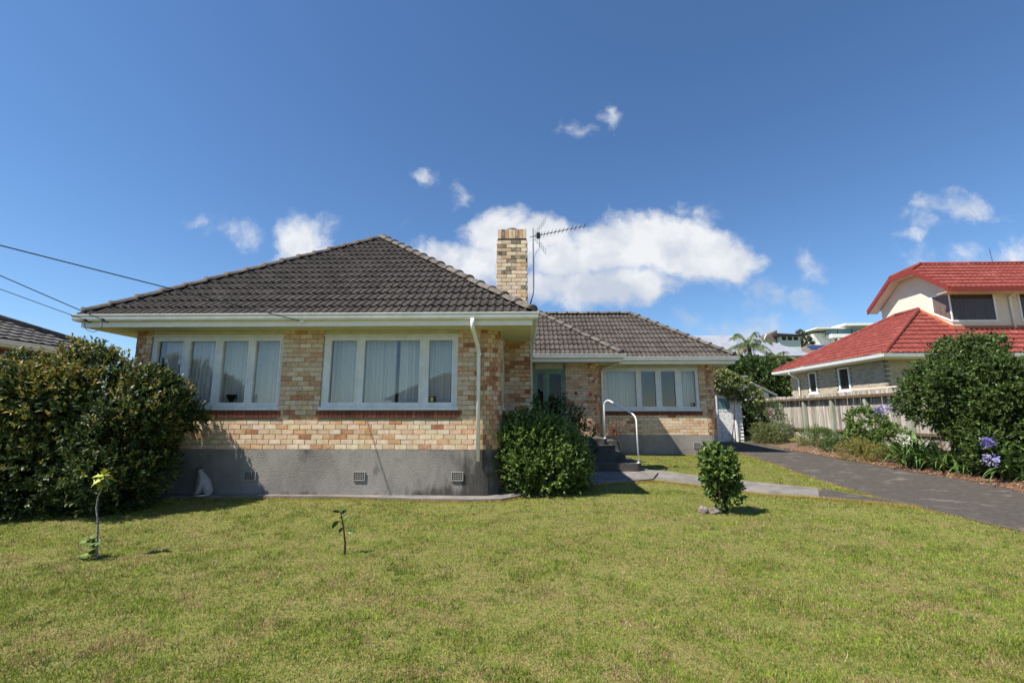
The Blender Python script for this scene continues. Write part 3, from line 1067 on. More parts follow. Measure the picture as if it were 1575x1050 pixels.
# mortar fillet where the chimney meets the hip foot
mb = MB(); mb.prism([(-.70, 10.22), (.16, 10.22), (.16, 11.03), (-.70, 11.03)], 3.45, [4.26, 3.66, 3.66, 4.26]); mb.build('flashing', MATS['ridge_cap'], chim)

# rooms behind the windows
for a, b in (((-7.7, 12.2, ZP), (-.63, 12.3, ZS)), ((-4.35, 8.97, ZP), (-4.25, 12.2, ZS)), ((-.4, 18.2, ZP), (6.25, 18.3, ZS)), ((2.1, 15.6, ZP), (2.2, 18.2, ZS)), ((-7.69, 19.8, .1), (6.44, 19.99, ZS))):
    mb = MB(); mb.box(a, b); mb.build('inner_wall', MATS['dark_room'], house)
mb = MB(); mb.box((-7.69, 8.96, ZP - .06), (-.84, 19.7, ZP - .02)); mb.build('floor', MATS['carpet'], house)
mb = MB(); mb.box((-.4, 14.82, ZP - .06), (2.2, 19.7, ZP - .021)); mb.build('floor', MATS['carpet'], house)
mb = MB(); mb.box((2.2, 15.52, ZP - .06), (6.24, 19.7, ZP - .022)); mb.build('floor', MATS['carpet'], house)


def window(par, o, u, nrm2, w, z0, z1, lights, zhead=None, sills=True, sill_parts=True, label=None, sticker=None):
    """o: xy of the left reveal on the wall face; u along; nrm2 outward; lights: list of (start, end) glass openings as fractions"""
    o, u, nn = Vector(o), Vector(u), Vector(nrm2)

    def bx(mb, a0, a1, d0, d1, c0, c1, mi=0):
        vs = []
        for zz in (c0, c1):
            for a, d in ((a0, d0), (a1, d0), (a1, d1), (a0, d1)):
                p = o + u * a + nn * d
                vs.append((p.x, p.y, zz))
        mb.add(vs, [(0, 3, 2, 1), (4, 5, 6, 7), (0, 1, 5, 4), (1, 2, 6, 5), (2, 3, 7, 6), (3, 0, 4, 7)], mi)
    mb = MB()
    D0, D1 = -.10, -.02
    fr = .045
    fl, fq = lights[0][0] * w - .03, w - lights[-1][1] * w - .03
    bx(mb, 0.001, fl, D0, D1, z0, z1); bx(mb, w - fq, w - .001, D0, D1, z0, z1)
    bx(mb, fl, w - fq, D0, D1, z1 - .035, z1)
    bx(mb, -.02, w + .02, D0, .035, z0 - .012, z0 + .045)
    for (a, b), (c, d) in zip(lights[:-1], lights[1:]):
        bx(mb, b * w + .03, c * w - .03, D0, D1 + .004, z0 + .045, z1 - .035)
    fr_o = mb.build('window', MATS['window_paint'], par, label=label)
    for (a, b) in lights:
        a, b = a * w, b * w
        mb = MB()
        s = .034
        c0, c1 = z0 + .048, z1 - .038
        bx(mb, a - s, a, D0 + .015, D1 + .012, c0, c1); bx(mb, b, b + s, D0 + .015, D1 + .012, c0, c1)
        bx(mb, a, b, D0 + .015, D1 + .012, c0, c0 + .085); bx(mb, a, b, D0 + .015, D1 + .012, c1 - .05, c1)
        mb.build('sash', MATS['window_paint'], fr_o)
        mb = MB()
        bx(mb, a - .005, b + .005, -.066, -.060, c0 + .08, c1 - .045)
        mb.build('pane', MATS['glass'], fr_o)
    if zhead:
        mb = MB(); bx(mb, .0, w, -.09, -.012, z1 + .002, zhead); mb.build('header_panel', MATS['header_paint'], fr_o)
        mb = MB(); bx(mb, -.01, w + .01, -.012, .012, z1 + .002, z1 + .03); mb.build('head_bead', MATS['window_paint'], fr_o)
    if sills:
        n = int((w + .12) / .083)
        st = (w + .12) / n
        ang = math.atan2(u.y, u.x)
        me = None
        mbj = MB()
        for k in range(n):
            p = o + u * (-.06 + (k + .5) * st)
            M4 = Matrix.Translation((p.x, p.y, z0 - .014 - .135)) @ Matrix.Rotation(ang, 4, 'Z')
            if me is None:
                q = MB(); h = st / 2 - .004
                q.add([(-h, -.03, 0), (h, -.03, 0), (h, .09, 0), (-h, .09, 0), (-h, -.035, .115), (h, -.035, .115), (h, .09, .135), (-h, .09, .135)],
                      [(0, 3, 2, 1), (4, 5, 6, 7), (0, 1, 5, 4), (1, 2, 6, 5), (2, 3, 7, 6), (3, 0, 4, 7)])
                me = q.mesh('sill_brick', MATS['sill_brick'])
            if sill_parts: link('sill_brick', me, fr_o, None, M4)
            else: mbj.add([M4 @ v.co for v in me.vertices], [tuple(f.vertices) for f in me.polygons])
        if mbj.v: mbj.build('sill_bricks', MATS['sill_brick'], fr_o, kind='stuff')
    if sticker is not None:
        mb = MB(); c0 = z0 + .135
        bx(mb, sticker, sticker + .13, -.0595, -.0580, c0, c0 + .12, 0)
        bx(mb, sticker + .02, sticker + .075, -.0579, -.0574, c0 + .02, c0 + .1, 1)
        mb.build('sticker', [MATS['black'], MATS['sticker_yellow']], fr_o)
    return fr_o


Lx = lambda a, b: [((p - a) / (b - a), (q - a) / (b - a)) for p, q in ()]
WL = [(.04, .235), (.29, .485), (.54, .735), (.79, .972)]
window(house, (-7.37, 8.75), (1, 0), (0, -1), 2.64, 1.73, 3.16, WL, ZS + .0, label='four-light white casement window behind the big shrub')
WR = [(.055, .245), (.305, .715), (.785, .955)]
window(house, (-3.92, 8.75), (1, 0), (0, -1), 2.65, 1.73, 3.16, WR, ZS + .0, label='three-light white window with wide middle pane', sticker=2.10)
WW = [(.03, .345), (.40, .55), (.61, .755), (.82, .965)]
window(house, (2.66, 15.3), (1, 0), (0, -1), 3.16, 1.77, 3.16, WW, ZS + .0, sill_parts=False, label='four-light white window of the set-back wing', sticker=2.88)
window(house, (-.43, 9.25), (0, 1), (1, 0), .87, 1.73, 3.16, [(.1, .9)], ZS + .0, sill_parts=False, label='narrow window in the side wall by the porch')


# front door
mb = MB()
y = 14.6
for a, b, c, d in ((.31, .38, ZP, ZS), (1.27, 1.34, ZP, ZS), (.38, 1.27, 3.03, 3.09), (.70, .76, ZP, 3.03)):
    mb.box((a, y + .02, c), (b, y + .12, d))
mb.box((.38, y + .05, 3.09), (1.27, y + .10, ZS), 1)
door = mb.build('door', [MATS['green_paint'], MATS['header_paint']], house)
for (a, b) in ((.38, .70), (.76, 1.27)):
    mb = MB()
    for p, q, c, d in ((a, a + .07, ZP, 3.03), (b - .07, b, ZP, 3.03), (a + .07, b - .07, ZP, 1.25), (a + .07, b - .07, 2.93, 3.03)):
        mb.box((p, y + .04, c), (q, y + .09, d))
    mb.build('door_leaf', MATS['green_paint'], door)
    mb = MB(); mb.box((a + .065, y + .06, 1.24), (b - .065, y + .07, 2.94)); mb.build('pane', MATS['door_glass'], door)
mb = MB(); mb.tube([(.80, y + .03, 2.0), (.80, y - .03, 2.0), (.88, y - .03, 2.0)], .012, 6); mb.build('handle', MATS['metal'], door)


# ------------------------------------------------------------------ curtains hanging inside
def curtain(label, x0, x1, y, z0, z1, gather=1.0, group=None, seed=0):
    rd = np.random.default_rng(seed)
    n = int((x1 - x0) / .009)
    s = np.linspace(0, 1, n)
    ph = np.cumsum(rd.uniform(.35, 1.75, n)) * .62 * gather
    am = np.interp(s, np.linspace(0, 1, 9), rd.uniform(.35, 1.5, 9))
    d = am * .042 * np.sin(ph) + .02 * np.sin(ph * 2.3 + 1) + .025 * np.sin(s * 9 + seed)
    vs, fs = [], []
    nz = 5
    for k in range(nz + 1):
        t = k / nz
        for i in range(n):
            x = x0 + (x1 - x0) * s[i] + .008 * math.sin(ph[i] * .5 + t * 2)
            vs.append((x, y + d[i] * (1.0 - .35 * t) + .01 * math.sin(t * 3 + i * .05), z0 + (z1 - z0) * t))
    for k in range(nz):
        for i in range(n - 1):
            fs.append((k * n + i, k * n + i + 1, (k + 1) * n + i + 1, (k + 1) * n + i))
    mb = MB(); mb.add(vs, fs)
    o = mb.build('curtain', MATS['curtain'], None, smooth=True)
    return tag(o, label, 'curtain', group)


curtain('sheer white curtain across the window beside the big shrub', -7.33, -4.77, 9.05, 1.76, 3.22, seed=1)
curtain('white curtain on the left half of the three-light window', -3.9, -2.55, 9.06, 1.74, 3.22, seed=2)
curtain('white curtain on the right half of the three-light window', -2.50, -1.30, 9.05, 1.74, 3.22, seed=3)
curtain('white curtain behind the wide pane of the set-back window', 2.7, 4.0, 15.62, 1.78, 3.22, seed=4)
curtain('narrow white curtain at the far end of the set-back window', 5.2, 5.8, 15.62, 1.78, 3.22, seed=5)
mb = MB(); mb.tube([(-5.78, 8.92, 1.79), (-5.78, 8.92, 1.86), (-5.78, 8.92, 2.02)], [.03, .02, .10], 12)
tag(mb.build('ornament', MATS['black'], None), 'small dark cone-shaped ornament standing inside the four-light window', 'ornament')

# ------------------------------------------------------------------ steps, handrail
def rounded(x0, x1, y0, y1, r):
    p = [(x0, y1), (x0, y0)]
    for a in np.linspace(-90, 0, 6): p.append((x1 - r + r * math.cos(R(a)), y0 + r + r * math.sin(R(a))))
    p.append((x1, y1))
    return p


steps = thing('entry_steps', 'dark concrete steps with rounded ends climbing to the porch', 'steps', (1.8, 11.4, .2))
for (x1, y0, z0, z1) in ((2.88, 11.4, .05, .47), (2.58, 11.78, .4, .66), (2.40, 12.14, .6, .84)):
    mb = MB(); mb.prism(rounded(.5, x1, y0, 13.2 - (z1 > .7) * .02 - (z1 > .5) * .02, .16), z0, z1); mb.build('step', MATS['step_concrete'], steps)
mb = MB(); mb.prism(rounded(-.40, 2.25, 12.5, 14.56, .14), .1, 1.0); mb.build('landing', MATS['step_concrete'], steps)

rail = MB()
rail.tube(bend([(2.80, 11.52, .46), (2.79, 11.52, 1.60), (2.27, 12.42, 2.03), (2.19, 12.56, 1.95), (2.19, 12.58, .99)], .16, 7), .019, 12)
hr = thing('handrail', 'bent white tube handrail beside the entry steps', 'handrail', (2.5, 12.0, .5))
rail.build('rail', MATS['rail_paint'], hr, smooth=True)
for (x, y, z) in ((2.80, 11.52, .47), (2.19, 12.58, 1.0)):
    mb = MB(); mb.tube([(x, y, z), (x, y, z + .012)], .045, 12); mb.build('foot_plate', MATS['white_paint'], hr)

# ------------------------------------------------------------------ aerial and service wires
an = thing('tv_antenna', 'long thin television aerial on a mast strapped beside the chimney', 'antenna', (.2, 10.55, 3.6))
mb = MB(); mb.tube(bend([(.13, 10.98, 3.62), (.14, 10.98, 4.25), (.25, 10.6, 4.5), (.25, 10.6, 6.15)], .1), .014, 6); mb.build('mast', MATS['metal'], an)
mb = MB(); mb.tube([(.17, 10.62, 5.93), (1.5, 10.45, 6.13)], .011, 6); mb.build('boom', MATS['metal'], an)
for k in range(13):
    t = .16 + .83 * (k / 12) ** 1.15
    c = Vector((.17, 10.62, 5.93)).lerp(Vector((1.5, 10.45, 6.13)), t)
    h = .17 - .05 * t
    mb = MB(); mb.tube([c + Vector((.02, -h, .015)), c + Vector((-.02, h, -.015))], .0055, 5)
    mb.box((c.x - .012, c.y - .012, c.z - .012), (c.x + .012, c.y + .012, c.z + .02)); mb.build('element', MATS['dark_metal'], an)
for sgn in (1, -1):
    mb = MB()
    for k in range(6):
        c = Vector((.30 + .05 * k, 10.6, 5.95 + sgn * (.05 + .07 * k)))
        mb.tube([c + Vector((0, -.22, 0)), c + Vector((0, .22, 0))], .004, 4)
    for yy in (10.5, 10.7): mb.tube([(.28, yy, 5.95 + sgn * .02), (.56, yy, 5.95 + sgn * .42)], .004, 4)
    mb.build('reflector', MATS['metal'], an)
mb = MB(); mb.box((.33, 10.55, 5.90), (.42, 10.66, 6.02)); mb.build('dipole_box', MATS['black'], an)
mb = MB(); mb.tube(bend([(.40, 10.6, 5.9), (.42, 10.6, 5.65), (.265, 10.6, 5.45), (.262, 10.6, 4.55), (.155, 10.97, 4.2), (.30, 10.9, 3.6)], .12), .005, 5); mb.build('cable', MATS['black'], an)


def wire(label, p, q, sag, r, name='service_wire'):
    p, q = Vector(p), Vector(q)
    pts = []
    for k in range(41):
        t = (k / 40) ** 1.6
        c = p.lerp(q, t); c.z -= sag * 4 * t * (1 - t)
        pts.append(c)
    mb = MB(); mb.tube(pts, r, 5)
    return tag(mb.build(name, MATS['wire'], None), label, 'wire')


d1 = Vector((-2.529, -2.967, .551))
wire('uppermost service wire running to the white box on the fascia', (-4.15, 8.17, 3.35), Vector((-4.15, 8.17, 3.35)) + d1 * 8, .35, .0085)
wire('middle service wire ending at the insulator on the fascia corner', (-7.86, 8.1, 3.385), (-12.6, -.2, 7.1), .08, .008)
wire('lowest service wire ending at the outer insulator of the fascia', (-8.2, 8.1, 3.385), (-12.2, -.2, 6.1), .06, .006)
mb = MB(); mb.tube(bend([(-7.86, 8.13, 3.37), (-7.84, 8.13, 3.22), (-8.0, 8.14, 3.14), (-8.17, 8.14, 3.2), (-8.2, 8.13, 3.37)], .06), .006, 5)
mb.build('looped_cable', MATS['wire'], house)


# ------------------------------------------------------------------ plants
def stems(P, base, r0, parent, n, m='bark', name='branch', spread=.2):
    """branches from the base towards sampled crown points"""
    mb = MB()
    base = Vector(base)
    for k in range(n):
        q = Vector(P[rng.integers(len(P))])
        b = base + Vector((rng.uniform(-spread, spread), rng.uniform(-spread, spread), -.05))
        mid = b.lerp(q, .5) + Vector((rng.normal() * .08, rng.normal() * .08, .12 * (q - b).length))
        mb.tube([b, b.lerp(mid, .55) + Vector((0, 0, .02)), mid, mid.lerp(q, .6), b.lerp(q, .93)], [r0, r0 * .8, r0 * .55, r0 * .35, r0 * .12], 6)
    return mb.build(name, MATS[m], parent)


def shrub(name, label, cat, base, ells, n, k, Ln, W, cols, w=None, tip=None, tipp=0, group=None, m='leaf', lo=.72, rough=.14,
          nst=8, r0=.03, spread=.2, up=.35, lspread=.9, step=.02, bark='bark', zmin=None, droop=.2, part='foliage', tipz=None, lob=None, gaps=(1.5, 2.6), shoots=None):
    t = thing(name, label, cat, base, group)
    if lob: ells = lobes(ells, lob[0], lob[1], n)
    P, O = sample_ells(ells, n, lo, 1.04, rough, zmin, gaps)
    PP, DD, UU = sprigs(P, O, k, Ln, lspread, up, step)
    nb = len(PP)
    if shoots:
        top = np.where(O[:, 2] > -.1)[0]
        ii = rng.choice(top, shoots[0])
        ax = nrm(O[ii] * .7 + np.array([0, 0, .75]) + rng.normal(size=(len(ii), 3)) * .22)
        ln = shoots[1] * rng.uniform(.35, 1.2, len(ii))
        for j in range(9):
            f = j / 8
            a_ = rng.uniform(0, 6.28, len(ii)); sd = nrm(np.cross(ax, rng.normal(size=ax.shape)))
            PP = np.concatenate([PP, P[ii] + ax * (ln * f)[:, None]]); DD = np.concatenate([DD, nrm(sd * (1.1 - .6 * f) + ax * .6)]); UU = np.concatenate([UU, ax])
    N = len(PP)
    C = pick(cols, N, w)
    L_ = rng.uniform(.6, 1.3, N) * Ln
    if shoots: C[nb:] = pick((tip if tip is not None else cols), N - nb); L_[nb:] *= .85
    if tip is not None:
        pr = rng.uniform(size=n) < np.clip(.55 + 1.6 * lump(P * 1.9), .05, 1.25) * (tipp if tipz is None else tipp * np.clip((P[:, 2] - tipz[0]) / (tipz[1] - tipz[0]), .08, 1))
        pr = np.concatenate([np.tile(pr, k) & (np.repeat(np.arange(k), n) >= k * .35), np.zeros(N - nb, bool)])
        C[pr] = pick(tip, pr.sum())
    link(part, leaves(part, PP, DD, UU + rng.normal(size=UU.shape) * .3, L_, W / Ln * L_, C, MATS[m], droop=droop), t)
    if nst: stems(P, base, r0, t, nst, bark, spread=spread)
    return t


G_DARK = [(.03, .062, .014), (.045, .085, .018), (.06, .105, .022), (.025, .05, .012)]
G_MID = [(.06, .115, .02), (.085, .15, .028), (.05, .09, .018), (.11, .175, .035)]
G_LIGHT = [(.13, .20, .04), (.17, .24, .055), (.09, .15, .03), (.06, .11, .022)]
G_SHRUB = [(.045, .08, .016), (.06, .10, .02), (.08, .12, .026), (.035, .06, .014)]
G_HEDGE = [(.024, .046, .011), (.034, .06, .014), (.05, .08, .016), (.02, .038, .01), (.085, .115, .024)]
ORANGE = [(.24, .19, .036), (.20, .185, .035), (.25, .17, .04), (.16, .18, .033), (.12, .165, .03)]

# big shrub on the left
shrub('hedge_shrub', 'large dark glossy shrub with orange-tipped new leaves in front of the house', 'shrub', (-7.9, 7.85, .08),
      [(-7.0, 7.75, 1.2, .90, .75, 1.12), (-7.55, 7.75, 1.72, .85, .75, 1.1), (-6.5, 7.85, 1.6, .52, .6, .55), (-8.0, 7.7, 1.4, .8, .75, 1.1), (-8.9, 7.5, 1.3, .8, .8, 1.1), (-9.8, 7.4, 1.3, .8, .8, 1.1), (-8.4, 7.6, 1.35, .95, .85, 1.15),
       (-9.3, 7.4, 1.15, .9, .8, 1.05), (-10.2, 7.3, 1.2, .9, .85, 1.1), (-7.9, 7.3, .75, 1.0, .7, .75), (-6.75, 7.5, .55, .72, .55, .55), (-8.9, 7.0, .65, .9, .6, .65),
       (-11.0, 7.2, 1.1, .9, .9, 1.0)],
      14500, 9, .078, .0175, G_HEDGE, None, ORANGE, 1.0, lob=(40, .26), lo=.66, gaps=(1.2, 2.2), shoots=(330, .22), m='leaf', nst=16, r0=.025, spread=.35, up=.5, zmin=.06, tipz=(.5, 2.2), rough=.15)

# entry shrub, bright and clipped
shrub('glossy_shrub', 'bright green rounded shrub beside the entry steps', 'shrub', (.35, 9.3, .1),
      [(.0, 9.2, .85, .50, .42, .72), (.62, 9.25, .75, .52, .42, .62), (-.12, 9.1, .55, .38, .36, .45), (.45, 9.15, .55, .62, .42, .48), (.25, 9.2, 1.12, .42, .36, .52), (.95, 9.35, .55, .34, .36, .46), (.6, 9.25, 1.05, .3, .3, .42)],
      3300, 7, .062, .0175, G_MID + G_LIGHT, None, G_LIGHT[:2], .6, m='leaf', nst=14, r0=.012, up=.8, zmin=.14, lspread=.75, step=.03, lob=(30, .19), rough=.2, lo=.6, gaps=(1.8, 3.6), shoots=(130, .26))
# upright young shoots
t = shrub('flowering_shrub', 'dark shrub with red flowers against the shaded porch wall', 'shrub', (.75, 11.0, .2),
          [(.15, 10.95, 1.35, .5, .45, .75), (.8, 11.1, 1.25, .6, .5, .8), (1.25, 11.15, .9, .45, .4, .65), (.5, 11.0, .8, .8, .5, .6)],
          1500, 6, .07, .014, G_DARK, None, nst=14, r0=.014, zmin=.3, up=.7)
for (x, y, z) in ((.95, 10.9, 2.12), (1.25, 10.95, 2.14), (1.62, 11.05, 2.12), (1.45, 11.0, 1.78), (1.72, 11.1, 1.78), (1.55, 11.0, 1.45), (1.3, 10.85, 1.62)):
    mb = MB(); mb.tube([(1.0, 11.05, 1.3), ((1.0 + x) / 2, y + .05, (1.4 + z) / 2), (x, y, z)], .005, 4); mb.build('stem', MATS['dark_bark'], t)
    P = np.array([[x, y, z]] * 12) + rng.normal(size=(12, 3)) * .012
    link('flower', leaves('flower', P, rng.normal(size=(12, 3)) + np.array([0, -.3, .2]), rng.normal(size=(12, 3)), .05, .02, pick([(.26, .015, .025), (.2, .015, .02)], 12), MATS['petal']), t, kind='stuff')

# potted cordyline by the landing
t = thing('planter', 'dark planter box with a red-leaved plant beside the landing', 'planter', (2.55, 13.3, .3))
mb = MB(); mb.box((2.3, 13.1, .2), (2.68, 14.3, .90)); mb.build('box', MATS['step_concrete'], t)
n = 90
a = rng.uniform(0, 6.28, n)
P = np.stack([2.55 + rng.normal(size=n) * .1, 13.1 + rng.normal(size=n) * .15, .95 + rng.uniform(0, .42, n)], 1)
D = np.stack([np.cos(a) * .7, np.sin(a) * .7, rng.uniform(.1, 1.2, n)], 1)
link('foliage', leaves('foliage', P, D, np.tile([0, 0, 1.], (n, 1)), .26, .02, pick([(.17, .055, .04), (.22, .12, .06), (.13, .115, .045), (.18, .04, .03)], n), MATS['leaf_soft'], droop=.3), t)
mb = MB(); mb.tube([(2.55, 13.1, .95), (2.54, 13.08, 1.4)], .014, 6); mb.build('stem', MATS['bark'], t)

# small citrus bush on the lawn
shrub('citrus_bush', 'small upright glossy green bush on the lawn beside the path', 'bush', (3.13, 7.66, .08),
      [(3.14, 7.66, .85, .18, .19, .22), (3.18, 7.66, .62, .21, .21, .24), (3.2, 7.66, .40, .20, .2, .2), (3.06, 7.66, .90, .11, .13, .15), (3.34, 7.66, .44, .12, .13, .12)],
      400, 6, .095, .024, G_MID + [(.04, .075, .016)], None, G_LIGHT[:2], .15, nst=8, r0=.012, spread=.03, zmin=.16, up=.75, lo=.45, step=.022, shoots=(16, .16))


def rock(label, x, y, r, seed, sq=(1, 1, .75)):
    bm = bmesh.new()
    bmesh.ops.create_icosphere(bm, subdivisions=3, radius=r)
    rd = np.random.default_rng(seed)
    W = [(rd.normal(size=3) * 2.5 / r * .12, rd.uniform(0, 6)) for _ in range(8)]
    for v in bm.verts:
        f = 1 + sum(.06 * math.sin(v.co.dot(Vector(w)) * 9 + p) for w, p in W)
        v.co = Vector((v.co.x * f * sq[0], v.co.y * f * sq[1], v.co.z * f * sq[2]))
    me = bpy.data.meshes.new('rock'); bm.to_mesh(me); bm.free()
    me.materials.append(MATS['rock'])
    o = link('rock', me, None, None, Matrix.Translation((x, y, gz1(x, y) + r * .4)))
    return tag(o, label, 'rock', 'stones at the foot of the small bush')


rock('pitted grey stone at the outer end beside the small bush', 2.86, 7.68, .075, 1, (1, 1, 1.0))
rock('longer brown stone touching the trunk of the small bush', 3.02, 7.66, .085, 2, (1.25, .9, .75))


def one_leaf(kind):
    """a flat lobed or oval leaf blade, base at the origin, along +x"""
    if kind == 'fig':
        prof = [(0, .02), (.12, .22), (.25, .42), (.36, .22), (.46, .26), (.62, .46), (.72, .22), (.82, .2), (1.0, 0)]
    else:
        prof = [(0, .01), (.15, .10), (.4, .24), (.65, .21), (.85, .10), (1.0, 0)]
    vs, fs = [], []
    for (x, w) in prof:
        z = .12 * x * (1 - x) * 2 - .15 * x * x
        vs += [(x, -w, z + w * .25), (x, 0, z), (x, w, z + w * .25)]
    for i in range(len(prof) - 1):
        a, b = i * 3, (i + 1) * 3
        fs += [(a, b, b + 1, a + 1), (a + 1, b + 1, b + 2, a + 2)]
    mb = MB(); mb.add(vs, fs)
    return mb


def leaf_obj(me, parent, p, d, s, roll=None, name='leaf'):
    d = Vector(d).normalized()
    roll = random.uniform(-.9, .9) if roll is None else roll
    q = d.to_track_quat('X', 'Z').to_matrix().to_4x4()
    link(name, me, parent, None, Matrix.Translation(p) @ q @ Matrix.Rotation(roll, 4, 'X') @ Matrix.Scale(s, 4))


mat('fig_leaf', (.42, .40, .045), .55, (.30, .33, .04), 20, var=.2, hue=.02)
mat('fig_leaf_green', (.085, .14, .028), .55, (.12, .17, .035), 20, var=.25)
mat('lemon_leaf', (.035, .07, .018), .4, (.055, .10, .022), 20, var=.3)
FIG = one_leaf('fig').mesh('fig_leaf', MATS['fig_leaf'], True); FIGG = one_leaf('fig').mesh('fig_leaf', MATS['fig_leaf_green'], True)
OVAL = one_leaf('oval').mesh('oval_leaf', MATS['lemon_leaf'], True); OVALG = one_leaf('oval').mesh('oval_leaf', MATS['fig_leaf_green'], True)
sx, sy = -4.92, 5.39
z0 = gz1(sx, sy)
t = thing('fig_sapling', 'bare grey sapling with yellow-green leaves at its tip, on the left lawn', 'sapling', (sx, sy, z0))
mb = MB(); mb.tube([(sx + .05, sy, z0 - .02), (sx + .03, sy, z0 + .2), (sx + .005, sy, z0 + .42), (sx - .035, sy, z0 + .56), (sx - .03, sy, z0 + .68), (sx + .01, sy, z0 + .82), (sx + .0, sy, z0 + .93)], [.013, .012, .011, .0095, .009, .007, .004], 8)
mb.build('trunk', MATS['grey_bark'], t)
for (dx, dz, d, sc_l, m) in ((0, .91, (-1, -.3, .0), .125, FIG), (0, .93, (.9, -.4, .45), .12, FIG), (.01, .88, (.8, -.2, -.75), .12, FIGG), (0, .87, (-.8, -.6, -.55), .125, FIG), (0, .90, (-.25, -.9, -.55), .115, FIG), (0, .86, (.35, -.7, -.8), .11, FIG), (0, .92, (-.5, .6, .3), .11, FIG), (0, .88, (-.9, .2, -.75), .11, FIGG), (.0, .85, (-.1, -.5, -1), .10, FIGG), (0, .94, (.3, -.3, 1), .08, FIG), (0, .9, (.6, .7, -.3), .11, FIG)):
    leaf_obj(m, t, (sx + dx, sy, z0 + dz), d, sc_l, random.uniform(-.6, .6))
for k in range(26):
    a = random.uniform(0, 6.28)
    x, y = sx + .0 + random.gauss(-.03, .045), sy + random.gauss(0, .045)
    leaf_obj(OVALG if k % 3 else FIGG, t, (x, y, z0 + random.uniform(.0, .24)), (math.cos(a), math.sin(a), random.uniform(-.3, .8)), random.uniform(.07, .13))
sx, sy = -2.06, 5.5
z0 = gz1(sx, sy)
t = thing('lemon_sapling', 'tiny dark sapling with a few oval leaves in mid lawn', 'sapling', (sx, sy, z0))
mb = MB(); mb.tube([(sx, sy, z0 - .02), (sx - .005, sy, z0 + .13), (sx - .03, sy, z0 + .28), (sx - .06, sy, z0 + .40), (sx - .08, sy, z0 + .48)], [.012, .011, .009, .007, .004], 8)
mb.tube([(sx - .045, sy, z0 + .33), (sx - .09, sy, z0 + .37)], .004, 5)
mb.build('trunk', MATS['dark_bark'], t)
for (dx, dz, d, s) in ((-.08, .46, (-1, -.3, .3), .085), (-.08, .47, (.6, -.3, .8), .08), (-.07, .45, (.8, .2, .5), .075), (-.055, .41, (.9, -.4, .3), .07), (-.09, .37, (-.8, -.2, -.8), .10), (-.035, .33, (.5, -.4, .8), .075), (-.03, .30, (-.7, -.3, -.8), .075), (.02, .245, (1, -.1, .05), .085), (-.06, .40, (-.2, -.8, .3), .05), (-.075, .44, (.1, .9, .3), .07)):
    leaf_obj(OVAL, t, (sx + dx, sy, z0 + dz), d, s * 1.12, 1.1)


# ------------------------------------------------------------------ cat
def build_cat(x, y, z):
    pts = {'rump': ((.05, .0, .09), .085), 'hip': ((.02, 0, .15), .105), 'mid': ((-.035, 0, .225), .092), 'chest': ((-.085, 0, .285), .072), 'neck': ((-.115, 0, .345), .045), 'head': ((-.14, 0, .39), .055), 'face': ((-.185, 0, .38), .036), 'nose': ((-.215, 0, .37), .02)}
    names = list(pts)
    vs = [pts[k][0] for k in names]; rs = [pts[k][1] for k in names]
    es = [(i, i + 1) for i in range(len(names) - 1)]

    def chain(root, items):
        prev = root
        for p, r in items:
            vs.append(p); rs.append(r); es.append((prev, len(vs) - 1)); prev = len(vs) - 1
    for s in (-1, 1):
        chain(3, [((-.105, s * .045, .2), .032), ((-.115, s * .042, .08), .021), ((-.12, s * .04, .02), .02), ((-.15, s * .04, .015), .018)])
        chain(1, [((-.0, s * .085, .09), .055), ((-.06, s * .095, .03), .028), ((-.1, s * .095, .02), .02)])
    chain(0, [((.12, .02, .03), .028), ((.15, -.06, .02), .02), ((.10, -.14, .018), .018), ((.02, -.16, .018), .012)])
    me = bpy.data.meshes.new('cat_skin')
    me.from_pydata(vs, es, [])
    o = bpy.data.objects.new('cat_tmp', me)
    COL.objects.link(o)
    o.modifiers.new('s', 'SKIN'); o.modifiers.new('d', 'SUBSURF').levels = 2
    for i, sv in enumerate(me.skin_vertices[0].data):
        sv.radius = (rs[i], rs[i]); sv.use_root = (i == 0)
    bpy.context.view_layer.update()
    ev = o.evaluated_get(bpy.context.evaluated_depsgraph_get())
    m2 = bpy.data.meshes.new_from_object(ev)
    bpy.data.objects.remove(o)
    m2.materials.clear(); m2.materials.append(MATS['cat_fur']); m2.materials.append(MATS['cat_points'])
    m2.polygons.foreach_set('use_smooth', [True] * len(m2.polygons))
    for p in m2.polygons:
        c = p.center
        if c.z > .35 and c.x < -.12: p.material_index = 1
    t = thing('cat', 'white cat with brownish head sitting by the wall in the shrub shade', 'cat', (x, y, z))
    Mx = Matrix.Translation((x, y, z)) @ Matrix.Rotation(R(-20), 4, 'Z') @ Matrix.Scale(1.12, 4)
    link('body', m2, t, None, Mx)
    for s in (-1, 1):
        mb = MB(); b = Vector((-.135, s * .03, .425))
        mb.add([b + Vector((-.018, -.016, -.005)), b + Vector((.018, -.012, -.005)), b + Vector((0, .02 * 1, -.005)), b + Vector((-.005, s * .012, .05))], [(0, 1, 3), (1, 2, 3), (2, 0, 3), (0, 2, 1)])
        me = mb.mesh('ear', MATS['cat_points']); link('ear', me, t, None, Mx)
    for s in (-1, 1):
        mb = MB(); c = Vector((-.192, s * .024, .395)); mb.tube([c, c + Vector((-.01, s * .005, 0))], [.009, .005], 8)
        link('eye', mb.mesh('eye', MATS['black']), t, None, Mx)


build_cat(-5.93, 8.62, gz1(-5.9, 8.6) + .057)

